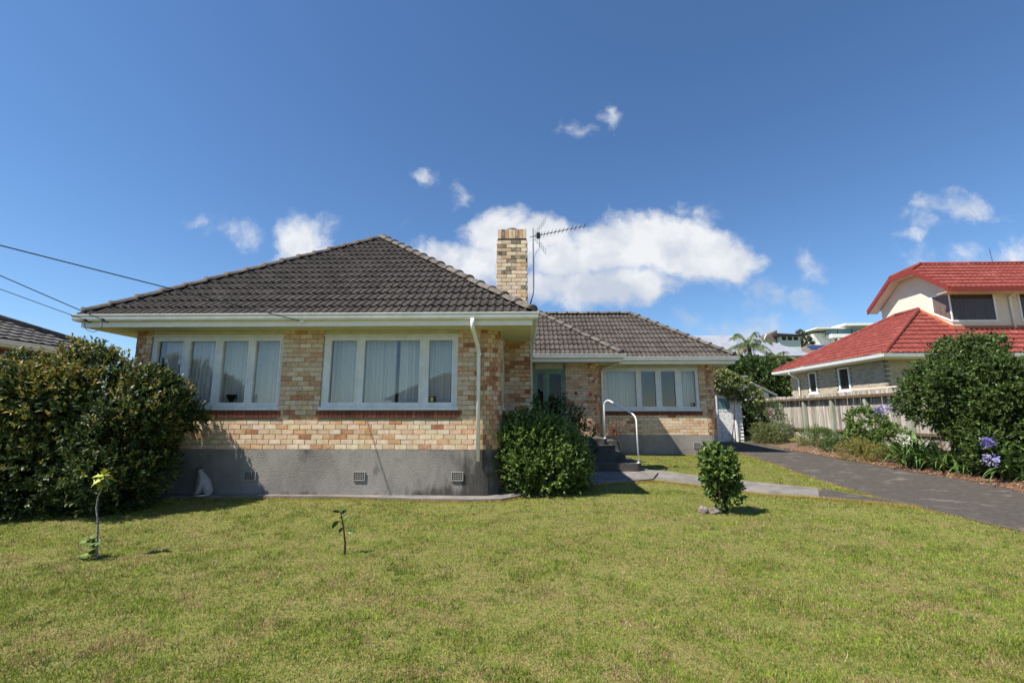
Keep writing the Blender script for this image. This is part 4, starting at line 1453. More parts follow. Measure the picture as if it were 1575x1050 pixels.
# ------------------------------------------------------------------ fence
fence = thing('paling_fence', 'weathered grey timber paling fence along the driveway bed', 'fence', (11.6, 16, .6))
FX = 11.6
FY0, FY1 = 9.2, 23.4
ft = lambda y: 2.46 - .004 * (y - 14)
yy = FY0
k = 0
while yy < FY1:
    w = .098
    hgt = ft(yy) + random.uniform(-.02, .02)
    me = bpy.data.meshes.get('paling_%d' % (k % 6))
    if me is None:
        mb = MB(); mb.box((.004 * (k % 3), -.044, 0), (.018 + .004 * (k % 3), .044 - .003 * (k % 2), 1.82 - .01 * (k % 3))); me = mb.mesh('paling_%d' % (k % 6), MATS['fence_wood'])
    link('paling', me, fence, None, Matrix.Translation((FX + .06, yy, hgt - 1.82)) @ Matrix.Rotation(random.uniform(-.008, .008), 4, 'X'))
    yy += .104 + random.uniform(0, .006); k += 1
for y in np.arange(10.7, 23.5, 1.72):
    mb = MB(); mb.box((FX - .06, y - .06, gz1(FX, y) - .2), (FX + .05, y + .06, 2.22)); mb.build('post', MATS['fence_post'], fence)
mb = MB(); mb.box((FX - .10, FY0, 2.225), (FX + .055, FY1, 2.315)); mb.build('rail', MATS['fence_rail'], fence)
mb = MB(); mb.box((FX + .0, FY0, 1.02), (FX + .058, FY1, 1.10)); mb.build('rail', MATS['fence_rail'], fence)
mb = MB(); mb.box((FX + .02, FY0, .38), (FX + .058, FY1, .66)); mb.build('base_board', MATS['fence_rail'], fence)
mb = MB(); mb.box((FX + .04, 12.8, 2.485), (FX + .10, 16.6, 2.53)); mb.build('capping', MATS['cream_wall'], fence)

# ------------------------------------------------------------------ bed plants
shrub('rounded_tree_shrub', 'big rounded dark green shrub overhanging the fence and driveway bed', 'shrub', (10.7, 11.0, .28),
      [(10.55, 11.2, 2.2, 1.0, .9, 1.05), (10.1, 11.4, 2.05, .75, .75, .8), (11.0, 10.8, 2.0, .9, .85, .95), (10.5, 10.9, 1.45, .75, .7, .75), (11.3, 10.3, 1.9, .85, .85, .95), (10.9, 10.5, 1.2, .75, .7, .75), (11.3, 10.0, 1.1, .8, .75, .85),
       (10.75, 11.2, 2.98, .55, .55, .5), (10.3, 10.55, .72, .45, .42, .42), (11.5, 9.6, 1.6, .8, .8, .9)],
      12500, 7, .068, .021, G_SHRUB, None, G_MID[1:], .35, lob=(34, .33), lo=.6, gaps=(2.0, 2.1), shoots=(260, .34), nst=16, r0=.05, spread=.15, up=.45, zmin=.45, rough=.15)


def strap_mesh(L, w, cur):
    vs, fs = [], []
    n = 7
    for k in range(n):
        t = k / (n - 1)
        x = L * (.75 * t + .1 * cur * t * t); z = L * (1.2 * t - cur * .95 * t * t)
        ww = w * (1 - t ** 3) * (.7 + .6 * t * (1 - t) * 2)
        vs += [(x, -ww, z + ww * .5), (x, 0, z), (x, ww, z + ww * .5)]
    for i in range(n - 1):
        a, b = i * 3, (i + 1) * 3
        fs += [(a, b, b + 1, a + 1), (a + 1, b + 1, b + 2, a + 2)]
    mb = MB(); mb.add(vs, fs)
    return mb


mat('strap_leaf', (.06, .12, .022), .5, (.095, .165, .034), 6, var=.3, hue=.015, spec=.5)
STRAP = [strap_mesh(L, .021, c).mesh('strap_leaf', MATS['strap_leaf'], True) for L, c in ((.75, .75), (.8, .95), (.7, .55), (.78, 1.1), (.65, .4))]


def flower_head(p, parent, cols, r=.11, n=110):
    d = nrm(rng.normal(size=(n, 3)) + np.array([0, 0, .35]))
    P = np.array(p) + d * r * rng.uniform(.35, 1, (n, 1))
    link('flower', leaves('flower', P, d + rng.normal(size=(n, 3)) * .4, rng.normal(size=(n, 3)), .055, .012, pick(cols, n), MATS['petal']), parent, kind='stuff')


PURPLE = [(.22, .18, .50), (.29, .24, .58), (.17, .13, .40)]
PALE = [(.42, .38, .68), (.5, .46, .72), (.3, .26, .6)]
WHITE = [(.75, .72, .62), (.7, .62, .55), (.8, .78, .72)]


def agapanthus(label, x, y, n, flowers=(), s=1.0):
    s *= 1.12; n = int(n * 2.0)
    z = gz1(x, y) + .03
    t = thing('agapanthus', label, 'plant', (x, y, z), 'strap-leaved plants along the driveway bed')
    for k in range(n):
        a = random.uniform(0, 6.28)
        M4 = Matrix.Translation((x + random.gauss(0, .10 * s), y + random.gauss(0, .12 * s), z)) @ Matrix.Rotation(a, 4, 'Z') @ Matrix.Rotation(random.uniform(-.45, .4), 4, 'Y') @ Matrix.Scale(s * random.uniform(.8, 1.2), 4)
        link('leaf', STRAP[k % 5], t, None, M4)
    for (fx_, fy_, fz_, cols, r) in flowers:
        mb = MB(); mb.tube([(x, y, z), ((x + fx_) / 2, (y + fy_) / 2, z + (fz_ - z) * .6), (fx_, fy_, fz_)], .009, 6); mb.build('stem', MATS['strap_leaf'], t)
        flower_head((fx_, fy_, fz_), t, cols, r)
    return t


agapanthus('leafy agapanthus clump with twin purple heads against the fence', 10.35, 12.6, 46, [(9.82, 12.9, 1.74, PURPLE, .13), (10.2, 13.0, 1.80, PURPLE, .12)], 1.15)
agapanthus('agapanthus clump with the white flower beside the driveway', 10.0, 12.2, 44, [(9.5, 11.9, 1.02, WHITE, .15)], 1.05)
agapanthus('low agapanthus clump right of the white flower, without blooms', 10.15, 11.5, 44, (), 1.05)
agapanthus('agapanthus clump under the big rounded shrub, leaning to the driveway', 10.15, 10.95, 34, (), .85)
agapanthus('agapanthus clump with pale and purple heads near the frame edge', 10.35, 9.95, 46, [(9.62, 9.9, .70, PALE, .13), (9.66, 9.95, 1.05, PURPLE, .115)], 1.1)
agapanthus('agapanthus clump at the frame edge beside the driveway mouth', 10.4, 9.2, 46, (), 1.2)

shrub('leafy_bush', 'loose light green bush with pale flowers in front of the fence', 'bush', (10.75, 14.4, .4),
      [(10.5, 14.4, 1.25, .5, .5, .58), (10.75, 14.0, .9, .5, .5, .45), (10.25, 14.4, .85, .38, .4, .45)], 900, 6, .085, .024, G_MID + G_LIGHT[:1], None, [(.5, .5, .4)], .02, nst=10, r0=.015, zmin=.4, up=.6)
shrub('yellow_bush', 'low yellowish feathery bush at the driveway edge', 'bush', (9.7, 13.75, .3),
      [(9.7, 13.75, .5, .55, .45, .36), (10.0, 13.5, .42, .45, .4, .28)], 900, 7, .055, .006, [(.24, .20, .05), (.30, .22, .05), (.18, .18, .05), (.13, .15, .04)], None, nst=10, r0=.008, m='leaf_soft', zmin=.28, up=.9)
shrub('feathery_bush', 'feathery mid green bush in front of the fence palings', 'bush', (10.5, 16.9, .4),
      [(10.4, 16.9, .75, .5, .5, .45), (10.75, 16.9, .68, .45, .5, .38)], 1000, 7, .075, .007, G_MID, None, nst=10, r0=.012, m='leaf_soft', zmin=.4, up=.9)
shrub('ground_cover_bush', 'low dark green leafy bush between the feathery and yellow bushes', 'bush', (10.4, 15.4, .35),
      [(10.3, 15.4, .55, .5, .45, .22), (10.7, 15.2, .62, .4, .5, .3)], 600, 6, .06, .018, G_DARK + G_MID[:1], None, nst=6, r0=.008, zmin=.3)
shrub('grey_leaf_bush', 'grey-green bush at the far end of the fence', 'bush', (10.3, 18.5, .5),
      [(10.1, 18.6, .88, .45, .5, .42), (9.75, 19.0, .8, .42, .5, .38)], 900, 6, .07, .012, [(.12, .16, .07), (.10, .15, .06), (.16, .18, .08)], None, nst=8, r0=.012, m='leaf_soft', zmin=.45, up=.8)
shrub('weedy_bush', 'straggly olive bush beside the white shed door', 'bush', (9.6, 18.9, .5),
      [(9.5, 18.9, .85, .4, .4, .45), (9.75, 18.4, .75, .4, .4, .35)], 600, 6, .06, .012, [(.11, .14, .04), (.15, .16, .05), (.09, .12, .035)], None, nst=8, r0=.01, m='leaf_soft', zmin=.45, up=.8)
t = shrub('rose_bush', 'tall thin rose bush with a pink bloom near the fence end', 'bush', (10.85, 20.3, .6),
          [(10.8, 20.3, 1.9, .4, .4, .5), (11.0, 20.3, 1.3, .4, .4, .5)], 420, 5, .06, .018, [(.12, .15, .06), (.09, .13, .05)], None, nst=9, r0=.012, m='leaf_soft', up=.5, lo=.3)
flower_head((10.55, 19.9, 1.75), t, [(.55, .22, .35), (.6, .3, .42)], .11, 60)

# fallen leaves along the bed edge
n = 5200
y = rng.uniform(7.5, 17, n)
x = np.interp(y, [p[1] for p in DRIVE_R], [p[0] for p in DRIVE_R]) + np.abs(rng.normal(size=n)) * .35 - .14
P = np.stack([x, y, gz(x, y) + .036 + rng.uniform(0, .02, n)], 1)
D = rng.normal(size=(n, 3)); D[:, 2] *= .25
me = leaves('leaf_litter', P, D, np.tile([0, 0, 1.], (n, 1)) + rng.normal(size=(n, 3)) * .3, rng.uniform(.03, .06, n), .012, pick([(.34, .16, .085), (.42, .25, .15), (.24, .11, .06), (.50, .36, .28), (.3, .2, .1)], n), MATS['petal'], droop=.05)
tag(link('leaf_litter', me), 'brown and pink fallen leaves along the driveway bed', 'leaf litter', kind='stuff')

# ------------------------------------------------------------------ red-roofed neighbour
def wavy_plane(mb, o, u, p, tan, poly, course, roll, amp=.02, step=.03, du=.05):
    """one roof plane whose surface steps at each course and rolls across"""
    o, u, p = Vector(o), Vector(u), Vector(p)
    th = math.atan(tan)
    s = p * math.cos(th) + Vector((0, 0, 1)) * math.sin(th)
    n = u.cross(s)
    a0, a1 = min(q[0] for q in poly), max(q[0] for q in poly); b1 = max(q[1] for q in poly)
    As = np.arange(a0, a1 + du, du)
    rows = []
    for c in range(int(b1 / course) + 1):
        rows += [(c * course, 1.0), ((c + .98) * course, 0.0)]
    bm = bmesh.new()
    grid = []
    for (b, h) in rows:
        grid.append([bm.verts.new((a, b, h * step + amp * max(0, math.sin(2 * math.pi * a / roll)))) for a in As])
    for r in range(len(rows) - 1):
        for i in range(len(As) - 1):
            bm.faces.new((grid[r][i], grid[r][i + 1], grid[r + 1][i + 1], grid[r + 1][i]))
    for i in range(len(poly)):
        e0, e1 = poly[i], poly[(i + 1) % len(poly)]
        dx, dy = e1[0] - e0[0], e1[1] - e0[1]
        bmesh.ops.bisect_plane(bm, geom=bm.verts[:] + bm.edges[:] + bm.faces[:], plane_co=(e0[0], e0[1], 0), plane_no=(dy, -dx, 0), clear_outer=True)
    bm.verts.index_update()
    mb.add([o + u * v.co.x + s * v.co.y + n * v.co.z for v in bm.verts], [tuple(v.index for v in f.verts) for f in bm.faces])
    bm.free()
    return th


red = thing('red_roof_house', 'two-storey neighbour with red tiled roofs and cream upper wall', 'house', (14.5, 18, .9))
# lower walls
EX, EY, EZ = 13.4, 17.1, 3.90
lw = MB(); lw.box((13.9, 17.75, .4), (14.1, 24.0, EZ - .12)); lw.box((14.1, 17.75, .4), (27, 17.95, EZ - .12)); lw.box((14.1, 23.8, .4), (27, 24.0, EZ - .12))
lower = lw.build('lower_wall', MATS['pale_mortar'], red)
rb = MB()
rd = random.Random(4)
for c in range(34):
    z = .75 + c * .0925
    if z > EZ - .16: break
    y = 17.76 + (c % 2) * .115
    while y < 23.9:
        inwin = any(a - .24 < y < b + .02 and 2.58 < z < 3.7 for a, b in ((19.75, 20.45), (21.95, 22.55)))
        if not inwin: rb.box((13.893 - rd.uniform(0, .004), y, z), (13.93, y + .22, z + .0825))
        y += .23
    x = 13.9 + (c % 2) * .115
    while x < 17:
        rb.box((x, 17.743 - rd.uniform(0, .004), z), (x + .22, 17.78, z + .0825)); x += .23
rb.build('lower_bricks', MATS['pale_brick'], lower, kind='stuff')
for (a, b, z0, z1) in ((19.72, 20.42, 2.66, 3.66), (21.93, 22.53, 2.66, 3.66)):
    mb = MB()
    for y0, y1, c, d in ((a, a + .07, z0, z1), (b - .07, b, z0, z1), (a + .07, b - .07, z0, z0 + .07), (a + .07, b - .07, z1 - .06, z1)):
        mb.box((13.86, y0, c), (13.95, y1, d))
    mb.box((13.82, a - .04, z0 - .07), (13.95, b + .04, z0 - .002))
    w = mb.build('window', MATS['white_paint'], red)
    mb = MB(); mb.box((13.896, a + .06, z0 + .06), (13.90, b - .06, z1 - .05)); mb.build('pane', MATS['tinted_glass'], w)
    mb = MB(); mb.box((13.895, a + .065, z0 + .065), (13.897, b - .065, z1 - .055))
RY1 = 24.7
redge = [(EX, RY1), (EX, EY), (27.5, EY)]
sweep(redge, [(0, EZ - .02), (0, EZ - .14), (.09, EZ - .14), (.12, EZ - .02)]).build('gutter', MATS['white_paint'], red)
sweep(redge, [(0, EZ - .16), (0, EZ - .03), (-.02, EZ - .03), (-.02, EZ - .16)]).build('fascia', MATS['white_paint'], red)
mb = MB(); mb.box((EX + .02, EY + .02, EZ - .17), (27, RY1 - .02, EZ - .145)); mb.build('soffit', MATS['white_paint'], red)
mb = MB(); mb.tube(bend([(13.36, 23.2, EZ - .12), (13.36, 23.2, EZ - .25), (13.82, 23.25, EZ - .5), (13.82, 23.3, .8)], .08), .04, 8); mb.build('downpipe', MATS['white_paint'], red, smooth=True)
UX, UY0, UY1 = 17.6, 18.75, 22.3
# left plane: eave along Y at EX rising to UX; front plane: eave at EY rising to UY0
tL = (6.22 - EZ) / (UX - EX); tF = (6.22 - EZ) / (20.25 - EY)
mbR = MB()
cL = math.cos(math.atan(tL)); cF = math.cos(math.atan(tF))
LL = (UX - EX) / cL
# u for left-facing plane is -Y: start at far corner
wavy_plane(mbR, (EX - .03, RY1, EZ), (0, -1, 0), (1, 0, 0), tL, [(0, 0), (RY1 - EY, 0), (RY1 - 20.25, LL), (RY1 - 21.45, LL)], .37, .20, .024, .036)
FL = (20.25 - EY) / cF
wavy_plane(mbR, (EX, EY - .03, EZ), (1, 0, 0), (0, 1, 0), tF, [(0, 0), (13.5, 0), (13.5, FL), (UX - EX, FL)], .37, .20, .024, .036)
mbR.box((UX, 18.8, 4.2), (27, 18.9, 4.3))
lroof = mbR.build('lower_roof', MATS['red_tile'], red)
hp = MB(); hp.tube([(EX, EY, EZ + .03), (UX, 20.25, 6.27)], .10, 8); hp.tube([(EX, RY1, EZ + .03), (UX, 21.45, 6.27)], .10, 8); hp.tube([(UX, 20.2, 6.27), (UX, 21.5, 6.27)], .10, 8)
hp.build('hip_cap', MATS['red_tile'], lroof, smooth=True)
zz = lambda y: EZ + tF * (y - EY)
mb = MB(); mb.prism([(UX - .07, UY0 - .02), (UX + .0, UY0 - .02), (UX + .0, 20.25), (UX - .07, 20.25)], 4.9, [zz(UY0) + .14, zz(UY0) + .14, 6.36, 6.36])
mb.box((UX - .07, UY0 - .06, 4.95), (27, UY0 - .002, zz(UY0) + .12)); mb.build('flashing', MATS['flashing'], lroof)
# upper storey: gable wall with clipped top
EU, ZCLIP = 6.70, 7.92
Y0b, Y1b = 18.15, 22.55
prof = [(UY0, 4.6), (UY1, 4.6), (UY1, EU + .02), (20.93, ZCLIP - .12), (19.77, ZCLIP - .12), (UY0, EU + .32)]
um = MB()
um.add([(UX, y, z) for y, z in prof] + [(UX + .2, y, z) for y, z in prof], [tuple(range(6))[::-1], tuple(range(6, 12))] + [(i, (i + 1) % 6, 6 + (i + 1) % 6, 6 + i) for i in range(6)])
um.box((UX + .2, UY0, 4.6), (27, UY0 + .2, EU + .1)); um.box((UX + .2, UY1 - .2, 3.5), (27, UY1, EU + .1))
um.build('upper_wall', MATS['cream_wall'], red)
# corner window wrapping round both faces
mb = MB()
for (x0, x1) in ((UX - .03, 19.42),):
    mb.box((x0, UY0 - .035, 5.40), (x1, UY0 - .002, 5.47)); mb.box((x0, UY0 - .035, 6.60), (x1, UY0 - .002, 6.66)); mb.box((x1 - .07, UY0 - .035, 5.47), (x1, UY0 - .002, 6.60)); mb.box((UX - .03, UY0 - .035, 5.47), (UX + .02, UY0 - .002, 6.60))
mb.add([(UX - .03, 19.55, 5.93), (UX - .002, 19.55, 5.93), (UX - .002, 19.55, 6.66), (UX - .03, 19.55, 6.66), (UX - .03, 19.48, 5.93), (UX - .002, 19.48, 5.93), (UX - .002, 19.48, 6.66), (UX - .03, 19.48, 6.66)], [(0, 1, 2, 3), (7, 6, 5, 4), (0, 3, 7, 4), (1, 5, 6, 2), (3, 2, 6, 7), (0, 4, 5, 1)])
mb.add([(UX - .03, UY0, 5.40), (UX - .03, 19.5, 5.86), (UX - .03, 19.5, 5.94), (UX - .03, UY0, 5.48), (UX - .002, UY0, 5.40), (UX - .002, 19.5, 5.86), (UX - .002, 19.5, 5.94), (UX - .002, UY0, 5.48)], [(0, 1, 2, 3), (3, 2, 6, 7), (0, 4, 5, 1), (4, 7, 6, 5)])
mb.box((UX - .03, UY0, 6.60), (UX - .002, 19.5, 6.66))
w = mb.build('corner_window', MATS['white_paint'], red)
mb = MB(); mb.box((UX + .02, UY0 - .012, 5.47), (19.36, UY0 - .004, 6.60))
mb.add([(UX - .012, UY0, 5.47), (UX - .012, 19.48, 5.92), (UX - .012, 19.48, 6.60), (UX - .012, UY0, 6.60)], [(0, 3, 2, 1)])
mb.build('blind', MATS['brown_blind'], w)
mb = MB(); mb.box((UX - .02, UY0 - .024, 5.45), (19.38, UY0 - .020, 6.61))
mb.add([(UX - .022, UY0, 5.45), (UX - .022, 19.5, 5.91), (UX - .022, 19.5, 6.61), (UX - .022, UY0, 6.61)], [(0, 3, 2, 1)])
mb.build('pane', MATS['tinted_glass'], w)
mb = MB()
for a, b, c, d in ((20.36, 20.42, 5.40, 6.66), (20.42, 21.8, 5.40, 5.46), (20.42, 21.8, 6.60, 6.66)): mb.box((a, UY0 - .035, c), (b, UY0 - .002, d))
w = mb.build('window', MATS['white_paint'], red)
mb = MB(); mb.box((20.42, UY0 - .015, 5.46), (21.8, UY0 - .006, 6.60)); mb.build('blind', MATS['brown_blind'], w)
mb = MB(); mb.box((20.42, UY0 - .026, 5.46), (21.8, UY0 - .022, 6.60)); mb.build('pane', MATS['tinted_glass'], w)
mb = MB(); mb.tube(bend([(20.05, 18.3, 6.72), (20.05, 18.3, 6.62), (19.98, UY0 - .06, 6.42), (20.0, UY0 - .06, 5.12)], .06), .045, 8); mb.build('downpipe', MATS['white_paint'], red, smooth=True)
# upper roof
BX = 17.1
RYM = (Y0b + Y1b) / 2
ZR = 8.38
cf = math.cos(math.atan((ZR - EU) / (RYM - Y0b)))
tU = (ZR - EU) / (RYM - Y0b)
SLp = (RYM - Y0b) / cf
yc = Y0b + (ZCLIP - EU) / tU
ur = MB()
wavy_plane(ur, (BX, Y0b, EU), (1, 0, 0), (0, 1, 0), tU, [(0, 0), (10, 0), (10, SLp), (.95, SLp), (0, (yc - Y0b) / cf)], .37, .20, .024, .036)
wavy_plane(ur, (27.1, Y1b, EU), (-1, 0, 0), (0, -1, 0), tU, [(0, 0), (10, 0), (10, (yc - Y0b) / cf), (9.05, SLp), (0, SLp)], .37, .20, .024, .036)
yc2 = Y1b - (yc - Y0b)
ur.add([(BX, yc, ZCLIP + .03), (BX, yc2, ZCLIP + .03), (BX + .95, RYM, ZR + .03)], [(0, 2, 1)])
uroof = ur.build('upper_roof', MATS['red_tile'], red)
bg = MB()
edge = [(Y0b, EU), (yc, ZCLIP), (yc2, ZCLIP), (Y1b, EU)]
for (a, b) in zip(edge[:-1], edge[1:]):
    (ya, za), (yb, zb) = a, b
    vs = []
    for x in (BX - .02, BX + .03):
        vs += [(x, ya, za - .17), (x, yb, zb - .17), (x, yb, zb + .06), (x, ya, za + .06)]
    bg.add(vs, [(0, 1, 2, 3), (7, 6, 5, 4), (0, 4, 5, 1), (3, 2, 6, 7), (0, 3, 7, 4), (1, 5, 6, 2)])
bg.box((BX + .03, Y0b - .06, EU - .17), (27, Y0b - .0, EU + .02))
bg.build('barge_board', MATS['red_trim'], uroof)
sf = MB()
for (a, b) in zip(edge[:-1], edge[1:]):
    (ya, za), (yb, zb) = a, b
    sf.add([(BX + .03, ya, za - .13), (BX + .03, yb, zb - .13), (UX, yb, zb - .13), (UX, ya, za - .13)], [(0, 1, 2, 3)])
sf.box((BX + .03, Y0b + .005, EU - .16), (27, UY0, EU - .135))
sf.build('soffit', MATS['cream_wall'], uroof)
cpz = MB(); cpz.tube([(BX + .95, RYM, ZR + .04), (27, RYM, ZR + .04)], .08, 8); cpz.tube([(BX, yc, ZCLIP + .04), (BX + .95, RYM, ZR + .04)], .07, 8); cpz.tube([(BX, yc2, ZCLIP + .04), (BX + .95, RYM, ZR + .04)], .07, 8)
cpz.build('ridge_cap', MATS['red_tile'], uroof, smooth=True)
mb = MB(); mb.tube([(21.3, RYM, ZR), (21.25, RYM, ZR + .75)], .012, 5); mb.build('whip_aerial', MATS['dark_metal'], red)

# ------------------------------------------------------------------ left neighbour
ln_ = thing('grey_roof_neighbour', 'low dark brick neighbour with grey tiled roof behind the big shrub', 'house', (-17, 9, .2))
NX, NY, NZ = -13.3, 14.5, 3.55
mb = MB(); mb.box((-22, 3, -.1), (-13.9, 13.9, NZ - .1)); mb.build('wall', MATS['left_brick'], ln_)
path = [(-22.5, 2.4), (NX, 2.4), (NX, NY), (-22.5, NY)]
sweep(path, [(0, NZ - .02), (0, NZ - .14), (.09, NZ - .14), (.12, NZ - .02)]).build('gutter', MATS['white_paint'], ln_)
sweep(path, [(0, NZ - .2), (0, NZ - .03), (-.02, NZ - .03), (-.02, NZ - .2)]).build('fascia', MATS['white_paint'], ln_)
mb = MB(); mb.box((-22.5, 2.42, NZ - .18), (NX - .02, NY - .02, NZ - .15)); mb.build('soffit', MATS['white_paint'], ln_)
ct = math.cos(math.atan(.42))
mbl = MB()
wavy_plane(mbl, (NX, 2.4, NZ), (0, 1, 0), (-1, 0, 0), .42, [(0, 0), (12.1, 0), (7.5, 4.6 / ct), (4.6, 4.6 / ct)], .34, .30, .02, .035)
wavy_plane(mbl, (NX, NY, NZ), (-1, 0, 0), (0, -1, 0), .42, [(0, 0), (9.2, 0), (4.6, 4.6 / ct)], .34, .30, .02, .035)
lr = mbl.build('roof', MATS['left_tile'], ln_)
mb = MB(); mb.tube([(NX, NY, NZ + .05), (NX - 4.6, NY - 4.6, NZ + 4.6 * .42 + .05)], .10, 8); mb.build('hip_cap', MATS['left_tile'], lr, smooth=True)
mb = MB(); mb.tube(bend([(NX - .02, 11.5, NZ - .12), (NX - .02, 11.5, NZ - .25), (-13.83, 11.4, NZ - .5), (-13.83, 11.4, .3)], .08), .04, 8); mb.build('downpipe', MATS['white_paint'], ln_, smooth=True)

# ------------------------------------------------------------------ sheds at the end of the driveway
sh = thing('white_shed', 'white weatherboard shed with peeling door at the driveway end', 'shed', (8.3, 19.6, .5))
mb = MB(); mb.box((7.2, 19.62, .3), (9.15, 23, 3.2)); wl = mb.build('wall', MATS['weatherboard'], sh)
for k in range(19):
    z = .48 + k * .145
    for (x0, x1) in (((8.93, 9.17), (7.2, 8.05)) if z < 2.45 else ((7.2, 9.17),)):
        mb = MB(); mb.add([(x0, 19.575, z), (x1, 19.575, z), (x1, 19.612, z + .15), (x0, 19.612, z + .15), (x0, 19.62, z), (x1, 19.62, z)], [(0, 1, 2, 3), (0, 4, 5, 1), (0, 3, 4), (1, 5, 2)])
        mb.build('weatherboard', MATS['weatherboard'], wl)
mb = MB(); mb.box((8.08, 19.54, .46), (8.14, 19.66, 2.45)); mb.box((8.86, 19.54, .46), (8.93, 19.66, 2.45)); mb.box((8.14, 19.54, 2.39), (8.86, 19.66, 2.45)); fr = mb.build('door_frame', MATS['white_paint'], sh)
mb = MB()
for k in range(5): mb.box((8.145 + k * .143, 19.575 - .004 * (k % 2), .5), (8.282 + k * .143, 19.615, 1.78))
mb.box((8.145, 19.565, 1.78), (8.855, 19.615, 1.86)); mb.box((8.68, 19.57, 1.86), (8.855, 19.615, 2.385)); mb.box((8.145, 19.57, 1.86), (8.20, 19.615, 2.385)); mb.box((8.20, 19.57, 2.32), (8.68, 19.615, 2.385))
dr = mb.build('door', MATS['peeling_paint'], sh)
mb = MB(); mb.box((8.2, 19.585, 1.86), (8.68, 19.60, 2.32)); mb.build('pane', MATS['teal_glass'], dr)
mb = MB(); mb.prism([(7.0, 19.3), (9.4, 19.3), (9.4, 23.2), (7.0, 23.2)], [3.2, 3.2, 3.5, 3.5], [3.26, 3.26, 3.56, 3.56]); mb.build('roof', MATS['grey_roof'], sh)

gs = thing('gabled_garage', 'white weatherboard gable of a garage behind the fence end', 'shed', (11, 25, .8))
g = [(8.3, .5), (13.2, .5), (13.2, 2.78), (10.75, 4.05), (8.3, 2.78)]
mb = MB(); mb.add([(x, 25, z) for x, z in g] + [(x, 29, z) for x, z in g], [(0, 1, 2, 3, 4), (9, 8, 7, 6, 5), (0, 5, 6, 1), (1, 6, 7, 2), (2, 7, 8, 3), (3, 8, 9, 4), (4, 9, 5, 0)])
gw = mb.build('wall', MATS['weatherboard'], gs)
for k in range(16):
    z = 1.9 + k * .13
    hw = 2.44 if z < 2.7 else 2.44 * (4.05 - z - .12) / (4.05 - 2.78)
    if hw < .1: break
    mb = MB(); mb.add([(10.75 - hw, 24.955, z), (10.75 + hw, 24.955, z), (10.75 + hw, 24.995, z + .135), (10.75 - hw, 24.995, z + .135), (10.75 - hw, 25, z), (10.75 + hw, 25, z)], [(0, 1, 2, 3), (0, 4, 5, 1)])
    mb.build('weatherboard', MATS['weatherboard'], gw)
mb = MB()
for s in (1, -1):
    mb.add([(10.75, 24.7, 4.13), (10.75 + s * 2.75, 24.7, 2.71), (10.75 + s * 2.75, 29.2, 2.71), (10.75, 29.2, 4.13), (10.75, 24.7, 4.06), (10.75 + s * 2.75, 24.7, 2.64), (10.75 + s * 2.75, 29.2, 2.64), (10.75, 29.2, 4.06)], [(0, 1, 2, 3), (7, 6, 5, 4), (0, 4, 5, 1), (1, 5, 6, 2)])
mb.build('roof', MATS['grey_roof'], gs)
mb = MB(); mb.box((13.3, 25.05, 2.5), (15.2, 25.4, 2.6)); mb.box((13.25, 25.1, .5), (15, 25.3, 2.5)); mb.build('side_wing', MATS['weatherboard'], gs)

# ------------------------------------------------------------------ trees behind
shrub('climbing_bush', 'pale green leafy climber overhanging the white shed', 'bush', (8.6, 19.2, .5),
      [(8.55, 19.35, 2.95, .5, .35, .42), (9.1, 19.4, 2.75, .5, .35, .42), (9.55, 19.4, 2.35, .35, .32, .42), (8.2, 19.4, 3.25, .45, .35, .35), (9.75, 19.5, 2.1, .25, .25, .25), (8.8, 19.4, 2.5, .28, .2, .22)], 1100, 6, .10, .03, [(.17, .21, .06), (.22, .26, .085), (.12, .16, .045), (.28, .30, .13)], None, nst=3, r0=.02, m='leaf_soft')


def tree(label, x, y, h, ells, n, Ln, cols, name='tree', r0=.14, nst=9, group='trees behind the garages', k=6):
    z = gz1(x, y)
    t = thing(name, label, 'tree', (x, y, z), group)
    E = [(x + a, y + b, z + c, d, e, f) for a, b, c, d, e, f in ells]
    P, O = sample_ells(E, n, .6, 1.05, .2)
    PP, DD, UU = sprigs(P, O, k, Ln, .9, .3, Ln * .25)
    N = len(PP)
    link('crown', leaves('crown', PP, DD, UU + rng.normal(size=UU.shape) * .4, Ln * rng.uniform(.7, 1.3, N), Ln * .3, pick(cols, N), MATS['leaf_soft']), t)
    mb = MB()
    mb.tube([(x, y, z - .2), (x + .05, y, z + h * .25), (x, y + .05, z + h * .5), (x, y, z + h * .75)], [r0, r0 * .8, r0 * .6, r0 * .25], 8)
    for j in range(nst):
        q = Vector(P[rng.integers(len(P))]); b = Vector((x, y, z + h * rng.uniform(.2, .5)))
        mb.tube([b, b.lerp(q, .5) + Vector((0, 0, .1)), b.lerp(q, .95)], [r0 * .4, r0 * .25, r0 * .06], 5)
    mb.build('trunk', MATS['bark'], t)


shrub('gap_shade_bush', 'made-up dark bush standing in for the shadowed gap between the shed and the fence', 'bush', (10.3, 22.3, .6),
      [(10.2, 22.3, 1.3, .8, .6, .85), (10.9, 22.5, 1.5, .7, .6, .8), (9.8, 22.0, 1.1, .6, .5, .6)], 1300, 6, .11, .035, G_DARK, None, nst=8, r0=.03, zmin=.5)  # dark foliage added in place of the shadowed void beside the shed
tree('dense dark green tree beneath the palm beside the red eave', 13.6, 27.5, 3.2, [(0, 0, 2.1, 1.3, 1.2, 1.2), (1.3, 0, 1.7, 1.2, 1.1, 1.0), (-1.2, .3, 2.0, 1.1, 1, 1.1), (2.3, .2, 1.6, 1.0, 1, .9)], 1800, .16, G_DARK + G_MID[:2])
tree('dark leafy tree between the house corner and the palm', 11.0, 27.8, 3.8, [(0, 0, 2.7, 1.4, 1.2, 1.3), (1.1, .2, 2.2, 1.2, 1.1, 1.2), (-1.2, .3, 2.4, 1.1, 1, 1.2)], 1700, .17, G_DARK + G_MID[:1])


